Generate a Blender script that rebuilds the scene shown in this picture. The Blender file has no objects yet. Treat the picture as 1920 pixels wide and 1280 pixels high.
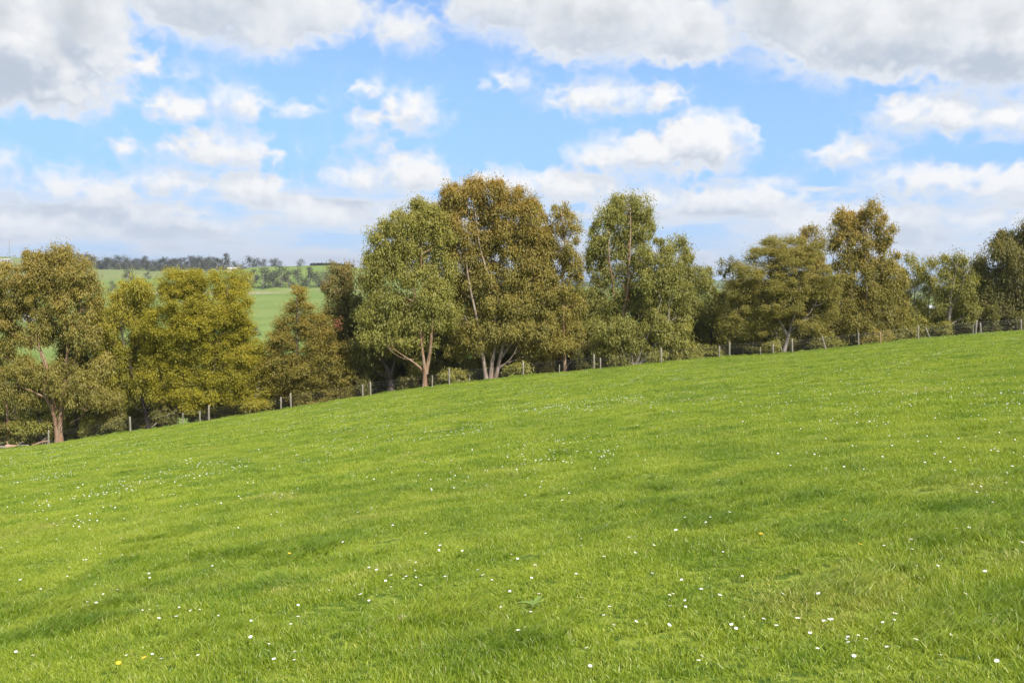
import bpy, math, random
import numpy as np
from mathutils import Vector

# ------------------------------------------------------------------ camera, sky, sun, exposure
sc = bpy.context.scene
COL = sc.collection
PI = math.pi
EYE = 1.6                      # camera height above the paddock
FPX = 1707.0                   # focal length in photo pixels (1920 wide)
PITCH = math.atan(100 / FPX)   # looking slightly down
cam_d = bpy.data.cameras.new('camera')
cam_d.sensor_width = 36
cam_d.lens = FPX / 1920 * 36
cam_d.clip_start = .05
cam_d.clip_end = 40000
cam = bpy.data.objects.new('camera', cam_d)
COL.objects.link(cam)
cam.location = (0, 0, EYE)
cam.rotation_euler = (PI / 2 - PITCH, 0, 0)
sc.camera = cam
sc.view_settings.view_transform = 'Standard'
sc.view_settings.look = 'None'
sc.view_settings.exposure = .80
sc.view_settings.gamma = 1

SUN_EL, SUN_AZ = math.radians(46), math.radians(140)   # azimuth measured from straight ahead (+Y) towards +X
sd = Vector((math.sin(SUN_AZ) * math.cos(SUN_EL), math.cos(SUN_AZ) * math.cos(SUN_EL), math.sin(SUN_EL)))
sun_d = bpy.data.lights.new('sun', 'SUN')
sun_d.energy = 4.2
sun_d.angle = math.radians(.55)
sun_d.color = (1, .955, .88)
sun = bpy.data.objects.new('sun', sun_d)
COL.objects.link(sun)
sun.rotation_euler = sd.to_track_quat('Z', 'Y').to_euler()
sun.location = (30, -40, 60)


class NT:
    """small helper to write node trees"""
    def __init__(s, nt):
        s.nt = nt
        nt.nodes.clear()

    def n(s, typ, ins=None, **props):
        nd = s.nt.nodes.new(typ)
        for k, v in props.items():
            setattr(nd, k, v)
        for k, v in (ins or {}).items():
            sock = nd.inputs[k]
            if isinstance(v, bpy.types.NodeSocket):
                s.nt.links.new(v, sock)
            else:
                sock.default_value = v
        return nd

    def m(s, op, a, b=0., c=0., clamp=False):
        return s.n('ShaderNodeMath', {0: a, 1: b, 2: c}, operation=op, use_clamp=clamp).outputs[0]

    def v(s, op, a, b=(0, 0, 0)):
        nd = s.n('ShaderNodeVectorMath', {0: a, 1: b}, operation=op)
        return nd.outputs[1 if op in ('LENGTH', 'DOT_PRODUCT') else 0]

    def ss(s, x, lo, hi, a=0., b=1.):
        return s.n('ShaderNodeMapRange', {0: x, 1: lo, 2: hi, 3: a, 4: b}, interpolation_type='SMOOTHSTEP').outputs[0]

    def mix(s, f, a, b, typ='MIX'):
        nd = s.n('ShaderNodeMix', {0: f, 6: a, 7: b}, data_type='RGBA', blend_type=typ)
        return nd.outputs[2]

    def mixf(s, f, a, b):
        return s.n('ShaderNodeMix', {0: f, 2: a, 3: b}, data_type='FLOAT').outputs[0]

    def noise(s, vec, scale, detail=4., rough=.55, dim='3D', lac=2.):
        return s.n('ShaderNodeTexNoise', {'Vector': vec, 'Scale': scale, 'Detail': detail, 'Roughness': rough, 'Lacunarity': lac},
                   noise_dimensions=dim).outputs[0]


def deg(px, py):
    """direction (azimuth, elevation in degrees) of a photo point, used once to write down where each cloud stands in the sky"""
    dx, dy = (px - 960) / FPX, (640 - py) / FPX
    y = math.cos(PITCH) + dy * math.sin(PITCH)
    z = -math.sin(PITCH) + dy * math.cos(PITCH)
    return math.degrees(math.atan2(dx, y)), math.degrees(math.atan2(z, math.hypot(dx, y)))


PXD = math.degrees(1 / FPX)    # degrees per pixel
# cumulus: centre x, y, half width, half height above the centre, half height below it
CLOUDS = [
    (20, 70, 190, 120, 120), (150, 40, 90, 120, 100), (70, 160, 150, 60, 55),
    (400, -20, 180, 120, 95), (480, 55, 120, 60, 50), (600, 20, 110, 70, 60), (755, 60, 70, 42, 30),
    (950, 0, 130, 90, 70), (1120, 30, 190, 90, 85), (1290, 60, 110, 80, 60),
    (1480, 10, 130, 90, 90), (1680, 50, 240, 100, 95), (1880, 70, 140, 100, 95),
    (340, 205, 62, 34, 28), (440, 195, 55, 34, 26),
    (410, 285, 118, 42, 30), (430, 258, 40, 26, 20),
    (768, 210, 62, 40, 36), (690, 226, 42, 26, 22), (685, 170, 30, 22, 16), (955, 155, 44, 20, 16), (555, 205, 40, 14, 10),
    (1125, 180, 95, 34, 34), (1240, 184, 52, 28, 24), (1060, 190, 45, 20, 16),
    (1320, 262, 102, 52, 66), (1225, 285, 130, 42, 56), (1130, 290, 70, 26, 34),
    (1700, 215, 66, 38, 42), (1790, 214, 70, 50, 42), (1885, 216, 66, 44, 38),
    (1595, 286, 68, 32, 30),
    (680, 330, 78, 34, 40), (775, 325, 72, 44, 44), (700, 270, 45, 14, 14),
    (120, 350, 60, 32, 34), (205, 362, 68, 30, 34), (5, 300, 26, 18, 16), (8, 340, 34, 20, 18), (226, 278, 26, 22, 18),
    (285, 122, 66, 22, 18), (330, 345, 90, 34, 34), (470, 350, 90, 34, 40),
    (950, 350, 90, 34, 40), (1080, 345, 120, 34, 40), (600, 400, 110, 28, 26), (1200, 380, 120, 38, 34), (1390, 370, 130, 36, 36),
    (1740, 335, 120, 28, 40), (1890, 345, 90, 34, 40), (1650, 400, 150, 30, 34), (1850, 410, 120, 30, 34), (1490, 420, 120, 34, 30),
    (60, 420, 120, 24, 22), (330, 400, 90, 24, 24), (440, 418, 50, 16, 14), (780, 400, 120, 26, 24),
]


def build_world():
    w = bpy.data.worlds.new('World')
    sc.world = w
    w.use_nodes = True
    # distance (degrees, negative inside) to the nearest cloud at a point (azimuth, elevation)
    g = bpy.data.node_groups.new('cloud_distance', 'ShaderNodeTree')
    g.interface.new_socket('point', in_out='INPUT', socket_type='NodeSocketVector')
    g.interface.new_socket('warp', in_out='INPUT', socket_type='NodeSocketVector')
    g.interface.new_socket('distance', in_out='OUTPUT', socket_type='NodeSocketFloat')
    t = NT(g)
    gin = t.n('NodeGroupInput')
    gi = gin.outputs[0]
    p = t.v('ADD', gi, gin.outputs[1])
    best = None
    for cx, cy, rx, ru, rd in CLOUDS:
        a, e = deg(cx, cy)
        rx, ru, rd = rx * PXD, ru * PXD, rd * PXD
        q = t.v('SUBTRACT', p, (a, e, 0))
        q = t.v('MAXIMUM', t.v('MULTIPLY', q, (1 / rx, 1 / ru, 0)), t.v('MULTIPLY', q, (-1 / rx, -1 / rd, 0)))
        l = t.v('LENGTH', q)
        R = min(rx, (ru + rd) / 2)
        s = t.m('MULTIPLY_ADD', l, R, -R)
        best = s if best is None else t.n('ShaderNodeMath', {0: best, 1: s, 2: .35}, operation='SMOOTH_MIN').outputs[0]
    # billows: rounded heads (folded noise) with finer wisps on them
    b1 = t.noise(t.v('MULTIPLY', gi, (1, 1.2, 0)), .62, 2., .5)
    b1 = t.m('ABSOLUTE', t.m('SUBTRACT', b1, .5))
    b1 = t.m('MULTIPLY_ADD', b1, 2.7, -.03)
    b2 = t.noise(t.v('MULTIPLY', gi, (1, 1.2, 0)), 1.05, 5., .44)
    b2 = t.m('MULTIPLY', t.m('SUBTRACT', b2, .5), -1.0)
    t.n('NodeGroupOutput', {0: t.m('ADD', t.m('ADD', best, b1), b2)})

    t = NT(w.node_tree)
    dv = t.n('ShaderNodeTexCoord').outputs['Generated']
    sx = t.n('ShaderNodeSeparateXYZ', {0: dv})
    az = t.m('MULTIPLY', t.m('ARCTAN2', sx.outputs[0], sx.outputs[1]), 180 / PI)
    el = t.m('MULTIPLY', t.m('ARCSINE', sx.outputs[2]), 180 / PI)
    pt = t.n('ShaderNodeCombineXYZ', {0: az, 1: el, 2: 0.}).outputs[0]
    w1 = t.n('ShaderNodeTexNoise', {'Vector': pt, 'Scale': .33, 'Detail': 2., 'Roughness': .5}).outputs[1]
    warp = t.v('MULTIPLY', t.v('SUBTRACT', w1, (.5, .5, .5)), (1.3, .7, 0))
    # the far cloud deck low over the hills, drawn out flat by distance
    low = t.noise(t.v('MULTIPLY', pt, (.10, .48, 1)), 1., 5., .55)
    low = t.m('MULTIPLY', t.m('SUBTRACT', .435, low), 8.)
    low = t.m('ADD', low, t.ss(el, 4.2, 9.0, 0, 3.4))
    low = t.m('ADD', low, t.ss(el, 2.6, 0., 0, 1.0))
    # and broken cumulus everywhere else above and behind
    oth = t.noise(t.v('MULTIPLY', pt, (.06, .12, 1)), 1., 4., .5)
    oth = t.m('MULTIPLY', t.m('SUBTRACT', .5, oth), 14.)
    out_of = t.m('MAXIMUM', t.ss(t.m('ABSOLUTE', az), 34., 40.), t.ss(el, 20., 24.))
    oth = t.m('ADD', oth, t.m('MULTIPLY', t.m('SUBTRACT', 1., out_of), 30.))
    rest = t.m('MINIMUM', low, oth)

    def dist(off):
        nd = t.n('ShaderNodeGroup', {}, node_tree=g)
        t.nt.links.new(t.v('ADD', pt, off) if off else pt, nd.inputs[0])
        t.nt.links.new(warp, nd.inputs[1])
        return nd.outputs[0]
    c0 = dist(None)
    c1 = dist((.45, 1.15, 0))     # a little way towards the sun
    d0 = t.n('ShaderNodeMath', {0: c0, 1: rest, 2: .4}, operation='SMOOTH_MIN').outputs[0]
    # softness: thin veils at some edges, crisp heads at others
    soft = t.ss(t.noise(pt, .25, 2., .5), .40, .62, .52, 1.3)
    thick = t.m('MULTIPLY', d0, -1.)
    cover = t.ss(t.m('DIVIDE', thick, soft), -.75, .85)
    veil = t.m('MULTIPLY', t.ss(thick, -1.6, .2), t.ss(t.noise(pt, .5, 4., .6), .5, .75, 0, .3))
    cover = t.m('MAXIMUM', cover, veil)
    lit = t.ss(t.m('SUBTRACT', c1, c0), t.ss(el, 12., 15.5, -1.15, -2.6), t.ss(el, 12., 15.5, 1.05, 2.4))          # >0 where the sun side is open
    # thin edges let light through: paler
    edge = t.ss(thick, 1.3, .1)
    lit = t.m('MAXIMUM', lit, t.m('MULTIPLY', edge, .62))
    deep = t.m('MULTIPLY', t.ss(thick, .5, 3.0), t.ss(el, 9.5, 15.))   # seen from below, thick bases are grey
    nz = t.noise(pt, .34, 4., .5)
    deep = t.m('MULTIPLY', deep, t.ss(nz, .36, .62, .15, 1.))
    K = .1
    cl = t.n('ShaderNodeValToRGB', {0: lit})
    cr = cl.color_ramp
    cr.elements[0].position, cr.elements[0].color = 0., (.315, .355, .415, 1)
    cr.elements[1].position, cr.elements[1].color = 1., (.575, .575, .575, 1)
    e = cr.elements.new(.5); e.color = (.462, .482, .512, 1)
    e = cr.elements.new(.78); e.color = (.515, .525, .540, 1)
    cl = t.mix(t.m('MULTIPLY', deep, .78), cl.outputs[0], (.305, .330, .365, 1))
    far = t.ss(el, 7.5, 1.5)
    cl = t.mix(t.m('MULTIPLY', far, .5), cl, (.455, .50, .565, 1))
    sky = t.n('ShaderNodeTexSky', sky_type='NISHITA', sun_disc=False, sun_elevation=SUN_EL, sun_rotation=SUN_AZ,
              air_density=1.0, dust_density=.6, ozone_density=1.6, altitude=100).outputs[0]
    # the sky keeps its physical range; the background strength K below scales it, and the clouds with it
    cl = t.mix(1., cl, (1 / K, 1 / K, 1 / K, 1), 'MULTIPLY')
    skyc = t.mix(1., sky, (.90, 1.0, 1.18, 1), 'MULTIPLY')
    skyc = t.mix(t.ss(el, 19., 3., .15, .75), skyc, (.168 / K, .338 / K, .615 / K, 1))
    skyc = t.mix(t.ss(el, 7., -1., 0., .9), skyc, (.37 / K, .455 / K, .57 / K, 1))
    c = t.mix(cover, skyc, cl)
    bg = t.n('ShaderNodeBackground', {0: c, 1: K})
    t.n('ShaderNodeOutputWorld', {0: bg.outputs[0]})


build_world()
sc.world.cycles.sampling_method = 'MANUAL'
sc.world.cycles.sample_map_resolution = 256
sc.cycles.use_denoising = True
sc.cycles.denoiser = 'OPENIMAGEDENOISE'
sc.cycles.denoising_input_passes = 'RGB_ALBEDO_NORMAL'
sc.cycles.denoising_prefilter = 'ACCURATE'
sc.cycles.max_bounces = 5
sc.cycles.transparent_max_bounces = 8
# ------------------------------------------------------------------ helpers
def tag(o, label=None, cat=None, group=None, kind=None):
    for k, v in (('label', label), ('category', cat), ('group', group), ('kind', kind)):
        if v:
            o[k] = v
    return o


def empty(name, loc, label=None, cat=None, group=None):
    o = bpy.data.objects.new(name, None)
    o.empty_display_size = .3
    COL.objects.link(o)
    o.location = loc
    return tag(o, label, cat, group)


class MB:
    """collects vertices, faces and per-vertex attributes, links them as ONE mesh object"""
    def __init__(s):
        s.V, s.F3, s.F4, s.n, s.A, s.M3, s.M4 = [], [], [], 0, {}, [], []

    def add(s, v, f3=None, f4=None, mat=0, **attrs):
        v = np.asarray(v, float).reshape(-1, 3)
        if f3 is not None and len(f3):
            f = np.asarray(f3, int).reshape(-1, 3) + s.n
            s.F3.append(f); s.M3.append(np.full(len(f), mat))
        if f4 is not None and len(f4):
            f = np.asarray(f4, int).reshape(-1, 4) + s.n
            s.F4.append(f); s.M4.append(np.full(len(f), mat))
        for k, a in attrs.items():
            s.A.setdefault(k, []).append((s.n, np.broadcast_to(np.asarray(a, float), (len(v),)).copy()))
        s.V.append(v)
        s.n += len(v)

    def tube(s, pts, rad, k=6, mat=0, cap=True):
        pts = np.asarray(pts, float); rad = np.broadcast_to(np.asarray(rad, float), (len(pts),))
        T = np.gradient(pts, axis=0)
        T /= np.linalg.norm(T, axis=1)[:, None] + 1e-9
        ref = np.array([1., 0, 0]) if abs(T[:, 0]).mean() < .8 else np.array([0, 1., 0])
        A = np.cross(T, ref); A /= np.linalg.norm(A, axis=1)[:, None] + 1e-9
        B = np.cross(T, A)
        th = np.arange(k) * 2 * PI / k
        ring = np.cos(th)[None, :, None] * A[:, None] + np.sin(th)[None, :, None] * B[:, None]
        v = (pts[:, None] + ring * rad[:, None, None]).reshape(-1, 3)
        i = np.arange(len(pts) - 1)[:, None] * k
        j = np.arange(k)[None]; j2 = (j + 1) % k
        f = np.stack([i + j, i + j2, i + k + j2, i + k + j], -1).reshape(-1, 4)
        f3 = []
        if cap:
            n = len(v)
            v = np.vstack([v, pts[-1:]])
            f3 = [(n - 1 - k + 1 + a - 0, n - k + (a + 1) % k, n) for a in range(k)]
            f3 = [((len(pts) - 1) * k + a, (len(pts) - 1) * k + (a + 1) % k, n) for a in range(k)]
        s.add(v, f3, f, mat)

    def box(s, c, size, mat=0, rz=0.):
        x, y, z = np.asarray(size) / 2.
        v = np.array([(i * x, j * y, k * z) for i in (-1, 1) for j in (-1, 1) for k in (-1, 1)])
        ca, sa = math.cos(rz), math.sin(rz)
        v = v @ np.array([[ca, sa, 0], [-sa, ca, 0], [0, 0, 1]]) + np.asarray(c)
        s.add(v, None, [(0, 1, 3, 2), (4, 6, 7, 5), (0, 4, 5, 1), (2, 3, 7, 6), (0, 2, 6, 4), (1, 5, 7, 3)], mat)

    def mesh(s, name, mats, smooth=True):
        me = bpy.data.meshes.new(name)
        V = np.concatenate(s.V)
        F3 = np.concatenate(s.F3) if s.F3 else np.zeros((0, 3), int)
        F4 = np.concatenate(s.F4) if s.F4 else np.zeros((0, 4), int)
        me.vertices.add(len(V)); me.vertices.foreach_set('co', V.astype(np.float32).ravel())
        loops = np.concatenate([F3.ravel(), F4.ravel()])
        me.loops.add(len(loops)); me.loops.foreach_set('vertex_index', loops.astype(np.int32))
        st = np.concatenate([np.arange(len(F3)) * 3, len(F3) * 3 + np.arange(len(F4)) * 4])
        me.polygons.add(len(st)); me.polygons.foreach_set('loop_start', st.astype(np.int32))
        mi = np.concatenate([np.concatenate(s.M3) if s.M3 else np.zeros(0, int), np.concatenate(s.M4) if s.M4 else np.zeros(0, int)])
        me.polygons.foreach_set('material_index', mi.astype(np.int32))
        me.polygons.foreach_set('use_smooth', np.full(len(st), smooth))
        for k, lst in s.A.items():
            arr = np.zeros(len(V))
            for o, a in lst:
                arr[o:o + len(a)] = a
            at = me.attributes.new(k, 'FLOAT', 'POINT')
            at.data.foreach_set('value', arr.astype(np.float32))
        for m in (mats if isinstance(mats, (list, tuple)) else [mats]):
            me.materials.append(m)
        me.update(calc_edges=True)
        return me

    def obj(s, name, mats, parent=None, smooth=True):
        o = bpy.data.objects.new(name, s.mesh(name, mats, smooth))
        COL.objects.link(o)
        o.parent = parent
        return o


def material(name):
    m = bpy.data.materials.new(name)
    m.use_nodes = True
    return m, NT(m.node_tree)


def attr(t, name):
    return t.n('ShaderNodeAttribute', {}, attribute_name=name).outputs['Fac']


# gradient noise for shaping the land and scattering things
_pr = np.random.RandomState(7)
_PERM = np.concatenate([_pr.permutation(256)] * 2)
_ang = _pr.rand(256) * 2 * PI
_GR = np.stack([np.cos(_ang), np.sin(_ang)], 1)


def perlin(x, y):
    x, y = np.asarray(x, float), np.asarray(y, float)
    xi, yi = np.floor(x).astype(int), np.floor(y).astype(int)
    xf, yf = x - xi, y - yi
    u, v = xf ** 3 * (xf * (xf * 6 - 15) + 10), yf ** 3 * (yf * (yf * 6 - 15) + 10)

    def g(a, b):
        gr = _GR[_PERM[_PERM[(xi + a) & 255] + ((yi + b) & 255)]]
        return gr[..., 0] * (xf - a) + gr[..., 1] * (yf - b)
    return (g(0, 0) * (1 - u) + g(1, 0) * u) * (1 - v) + (g(0, 1) * (1 - u) + g(1, 1) * u) * v


def smooth(a, lo, hi):
    t = np.clip((a - lo) / (hi - lo), 0, 1)
    return t * t * (3 - 2 * t)


def W(px, py, Y):
    """world point at depth Y (metres ahead) seen at a photo point"""
    dx, dy = (px - 960) / FPX, (640 - py) / FPX
    k = Y / (math.cos(PITCH) + dy * math.sin(PITCH))
    return np.array([k * dx, Y, EYE + k * (-math.sin(PITCH) + dy * math.cos(PITCH))])


# ------------------------------------------------------------------ the land
FY = 76.0       # the fence runs about this far away
FL = [(-400, 925), (-150, 873), (0, 846), (86, 836), (240, 812), (389, 789), (525, 768), (690, 742), (795, 728), (841, 722), (980, 706), (1114, 693),
      (1240, 681), (1368, 669), (1485, 661), (1609, 648), (1721, 634), (1830, 624), (1920, 617), (2080, 604), (2330, 590)]
_f = np.array([W(a, b, FY) for a, b in FL])
_fu, _fz = _f[:, 0] / FY, _f[:, 2]
PA, PB = .110, -.094          # the paddock: up to the right, down away from the camera


def fence_y(x):
    return FY + .5 * np.sin(np.asarray(x) * .11 + 1)


def field(x, y):
    x, y = np.asarray(x, float), np.asarray(y, float)
    xs, ys = 160 * np.tanh(x / 160), 160 * np.tanh(y / 160)
    u = np.clip(x / np.maximum(y, 1.), -.95, .95)
    c = np.interp(u, _fu, _fz) - (PA * u * FY + PB * FY)
    yy = np.clip(y, 0, FY + 6)
    z = PA * xs + PB * np.where(y > 0, y, ys) + c * (yy / FY) ** 2
    r = np.hypot(x, y)
    z = z + .07 * perlin(x / 9 + 3.1, y / 9) * smooth(r, 5, 25) + .05 * perlin(x / 2.6, y / 2.6 + 9) * smooth(r, 2, 7) + .045 * perlin(x / .9, y / .9)
    return z


# far country: photo height of the land at each distance, for a few directions
FAR_D = [200, 320, 500, 700, 900, 1020, 1250, 1600, 2500, 4500, 9000]
FAR_X = [-600, 0, 150, 300, 430, 480, 620, 700, 960, 1400, 1730, 1920, 2500]
FAR_Y = [[760, 690, 622, 570, 540, 524, 508, 486, 486, 495, 520],
         [755, 690, 622, 570, 540, 524, 506, 484, 488, 498, 520],
         [750, 688, 622, 572, 542, 526, 510, 494, 494, 500, 520],
         [745, 685, 622, 575, 542, 524, 512, 500, 502, 506, 520],
         [735, 678, 622, 578, 540, 516, 509, 502, 508, 512, 522],
         [725, 672, 620, 578, 536, 506, 510, 507, 512, 516, 522],
         [715, 665, 615, 576, 532, 501, 508, 512, 516, 520, 525],
         [710, 660, 612, 574, 535, 506, 512, 516, 520, 522, 526],
         [700, 650, 606, 580, 562, 552, 546, 542, 536, 528, 530],
         [680, 640, 604, 584, 570, 562, 554, 548, 540, 526, 530],
         [665, 625, 600, 585, 575, 569, 562, 556, 546, 523, 530],
         [660, 622, 600, 586, 576, 570, 562, 556, 546, 524, 530],
         [650, 620, 600, 586, 576, 570, 562, 556, 546, 524, 530]]
_fx = np.array([(a - 960) / FPX for a in FAR_X])
_fzz = np.array([[W(FAR_X[i], FAR_Y[i][j], FAR_D[j])[2] for j in range(len(FAR_D))] for i in range(len(FAR_X))])


def ground_z(x, y):
    x, y = np.broadcast_arrays(np.asarray(x, float), np.asarray(y, float))
    sh = x.shape
    x, y = x.ravel(), y.ravel()
    near = field(x, np.minimum(y, FY + 2.5))
    z = near.copy()
    far = y > FY + 2.5
    if far.any():
        X, Y = x[far], y[far]
        u = X / Y
        zf = field(u * (FY + 2.5), np.full(len(X), FY + 2.5))
        D = [FY + 2.5, 95, 130] + FAR_D
        Z = [zf, zf - 2.6, zf - 8.5] + [np.interp(u, _fx, _fzz[:, j]) for j in range(len(FAR_D))]
        L = np.log(np.array(D)); Z = np.stack(Z)
        tn = np.gradient(Z, L, axis=0)
        l = np.clip(np.log(Y), L[0], L[-1] - 1e-6)
        k = np.clip(np.searchsorted(L, l, side='right') - 1, 0, len(L) - 2)
        i = np.arange(len(X)); h = L[k + 1] - L[k]; s = (l - L[k]) / h
        z[far] = ((2 * s ** 3 - 3 * s ** 2 + 1) * Z[k, i] + (s ** 3 - 2 * s ** 2 + s) * h * tn[k, i]
                  + (3 * s ** 2 - 2 * s ** 3) * Z[k + 1, i] + (s ** 3 - s ** 2) * h * tn[k + 1, i])
        amp = np.clip(Y - 110, 0, None)
        z[far] += (.004 * perlin(X / 160, Y / 160) + .0015 * perlin(X / 40, Y / 40)) * np.minimum(amp, 1200)
    return z.reshape(sh)


def gz(x, y):
    return float(ground_z(np.array([x]), np.array([y]))[0])


def on_ground(px, py):
    """where the sight line of a photo point meets the paddock"""
    lo, hi = 1.5, FY
    for Y in np.linspace(2, FY, 600):
        p = W(px, py, Y)
        if p[2] < gz(p[0], Y):
            hi = Y
            break
        lo = Y
    for _ in range(18):
        m = (lo + hi) / 2
        p = W(px, py, m)
        lo, hi = (lo, m) if p[2] < gz(p[0], m) else (m, hi)
    return W(px, py, hi)


def build_ground():
    a = np.concatenate([np.radians(np.arange(-48, 48.01, .3)), np.radians(np.arange(52, 308, 4.))])
    r = np.concatenate([[.05], np.geomspace(.6, 5200, 420)])
    A, R = np.meshgrid(a, r)
    x, y = R * np.sin(A), R * np.cos(A)
    z = ground_z(x, y)
    na, nr = len(a), len(r)
    i = np.arange(nr - 1)[:, None] * na
    j = np.arange(na)[None]; j2 = (j + 1) % na
    f = np.stack([i + j, i + na + j, i + na + j2, i + j2], -1).reshape(-1, 4)
    mb = MB()
    mb.add(np.stack([x, y, z], -1).reshape(-1, 3), None, f)
    m, t = material('ground')
    P = t.n('ShaderNodeNewGeometry').outputs['Position']
    sp = t.n('ShaderNodeSeparateXYZ', {0: P})
    # soil and thatch between the blades of the paddock
    n1 = t.noise(P, 9., 6., .65)
    n2 = t.noise(P, .35, 4., .55)
    near = t.mix(t.ss(n1, .42, .58), (.06, .10, .010, 1), (.21, .25, .03, 1))
    near = t.mix(t.ss(n2, .58, .74, 0, .5), near, (.17, .19, .045, 1))
    # leaf litter under the trees
    lit = t.mix(t.ss(t.noise(P, 3., 5., .6), .35, .65), (.075, .05, .028, 1), (.16, .115, .065, 1))
    edge = t.m('ADD', sp.outputs[1], t.m('MULTIPLY', t.m('SUBTRACT', n2, .5), 5.))
    c = t.mix(t.ss(edge, FY + .2, FY + 1.6), near, lit)
    # grass again beyond the trees: paddocks of the valley
    f1 = t.noise(t.v('MULTIPLY', P, (1, 1, 0)), .02, 5., .55)
    f2 = t.noise(t.v('MULTIPLY', P, (1, .35, 0)), .09, 4., .6)
    far = t.mix(t.ss(f1, .35, .65), (.132, .188, .032, 1), (.175, .222, .048, 1))
    far = t.mix(t.ss(f2, .55, .72, 0, .45), far, (.20, .22, .075, 1))
    cell = t.n('ShaderNodeTexVoronoi', {'Vector': t.v('ADD', t.v('MULTIPLY', P, (1, .55, 0)), (13, 55, 0)), 'Scale': .0042}).outputs['Color']
    cs = t.n('ShaderNodeSeparateColor', {0: cell})
    far = t.mix(t.m('MULTIPLY', t.ss(cs.outputs[0], .55, .6), t.m('MULTIPLY', cs.outputs[1], .55)), far, (.21, .20, .085, 1))
    # the bare strip along the foot of the far tree row
    strip = t.m('MULTIPLY', t.ss(sp.outputs[1], 838., 850.), t.ss(sp.outputs[1], 872., 860.))
    far = t.mix(t.m('MULTIPLY', strip, t.ss(t.noise(P, .03, 3., .6), .4, .6)), far, (.30, .25, .16, 1))
    # rough scrub country in the far distance
    scrub = t.m('MULTIPLY', t.ss(sp.outputs[1], 2200., 2600.), t.ss(t.noise(P, .0022, 5., .6), .38, .5))
    far = t.mix(scrub, far, (.035, .055, .035, 1))
    c = t.mix(t.ss(t.m('ADD', sp.outputs[1], t.m('MULTIPLY', t.m('SUBTRACT', n2, .5), 40.)), 100., 122.), c, far)
    b = t.n('ShaderNodeBump', {'Strength': .6, 'Distance': .03, 'Height': n1}).outputs[0]
    bs = t.n('ShaderNodeBsdfPrincipled', {'Base Color': c, 'Roughness': .95, 'Normal': b, 'Specular IOR Level': .15})
    t.n('ShaderNodeOutputMaterial', {0: bs.outputs[0]})
    o = mb.obj('ground', m)
    return tag(o, 'rolling green pasture land falling to a valley and rising to far hills', 'ground', kind='structure')


build_ground()


# ------------------------------------------------------------------ grass
def grass_material():
    m, t = material('grass_blades')
    P = t.n('ShaderNodeNewGeometry').outputs['Position']
    tone = attr(t, 'tone'); dry = attr(t, 'dry')
    fl = t.v('MULTIPLY', P, (1, 1, 0))
    n1 = t.noise(fl, .22, 4., .55)
    n2 = t.noise(fl, 1.1, 4., .6)
    k = t.m('ADD', t.m('MULTIPLY', tone, .55), t.m('ADD', t.m('MULTIPLY', n1, .95), t.m('MULTIPLY', n2, 1.3)))
    c = t.mix(t.ss(k, .85, 1.85), (.110, .205, .012, 1), (.372, .435, .037, 1))
    c = t.mix(t.m('MULTIPLY', t.ss(t.m('ADD', tone, t.m('SUBTRACT', n2, .5)), .80, 1.1), .55), c, (.52, .50, .12, 1))
    n3 = t.noise(t.v('ADD', fl, (31, 7, 0)), .5, 5., .62)
    c = t.mix(t.m('MULTIPLY', t.ss(n3, .54, .70), t.m('MULTIPLY', tone, .75)), c, (.50, .46, .12, 1))
    c = t.mix(dry, c, (.50, .44, .19, 1))
    d = t.n('ShaderNodeBsdfDiffuse', {0: c})
    tr = t.n('ShaderNodeBsdfTranslucent', {0: t.mix(1., c, (1.1, 1.1, .5, 1), 'MULTIPLY')})
    mx = t.n('ShaderNodeMixShader', {0: .38, 1: d.outputs[0], 2: tr.outputs[0]})
    gl = t.n('ShaderNodeBsdfGlossy', {0: (1, 1, .95, 1), 1: .42})
    mx2 = t.n('ShaderNodeMixShader', {0: .03, 1: mx.outputs[0], 2: gl.outputs[0]})
    t.n('ShaderNodeOutputMaterial', {0: mx2.outputs[0]})
    return m


def blades(mb, rs, n, size, h, w, lean, curl=.5, bias=(0, 0), seg=3, patch=0, tuft=True, dryp=.02, tmul=1.):
    """n curved blades of grass on a square of the given size"""
    if tuft:
        k = max(4, int(n / 14))
        cx = (rs.rand(k, 2) - .5) * size
        c = cx[rs.randint(0, k, n)] + rs.normal(0, size * .045 if size < 1.0 else .045, (n, 2))
    else:
        c = (rs.rand(n, 2) - .5) * size
    th = rs.rand(n) * 2 * PI
    hh = h * (.45 + .75 * rs.rand(n) ** 1.3)
    ln = lean * (.3 + rs.rand(n))
    dx = np.cos(th) * ln + bias[0]; dy = np.sin(th) * ln + bias[1]
    pw = rs.rand(n) * 2 * PI
    wx, wy = np.cos(pw) * w * (.6 + .6 * rs.rand(n)) / 2, np.sin(pw) * w * (.6 + .6 * rs.rand(n)) / 2
    rows = []
    for i in range(seg + 1):
        s = i / seg
        up = hh * s * (1 - .35 * curl * s)
        off = hh * (s ** 1.7)
        px, py = c[:, 0] + dx * off, c[:, 1] + dy * off
        tw = 1 - s ** 2.2
        if i < seg:
            rows.append(np.stack([px - wx * tw, py - wy * tw, up], -1))
            rows.append(np.stack([px + wx * tw, py + wy * tw, up], -1))
        else:
            rows.append(np.stack([px, py, up], -1))
    V = np.stack(rows, 1)
    nv = 2 * seg + 1
    V[:, 0:2, 2] -= .012
    base = np.arange(n)[:, None] * nv
    f4 = [base + np.array([2 * i, 2 * i + 1, 2 * i + 3, 2 * i + 2]) for i in range(seg - 1)]
    f3 = base + np.array([2 * seg - 2, 2 * seg - 1, 2 * seg])
    tone = np.repeat(rs.rand(n) * tmul, nv)
    dry = np.repeat((rs.rand(n) < dryp) * (.3 + .5 * rs.rand(n)), nv)
    mb.add(V.reshape(-1, 3), f3, np.concatenate(f4) if f4 else None, tone=tone, dry=dry, patch=patch + 1)


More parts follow.
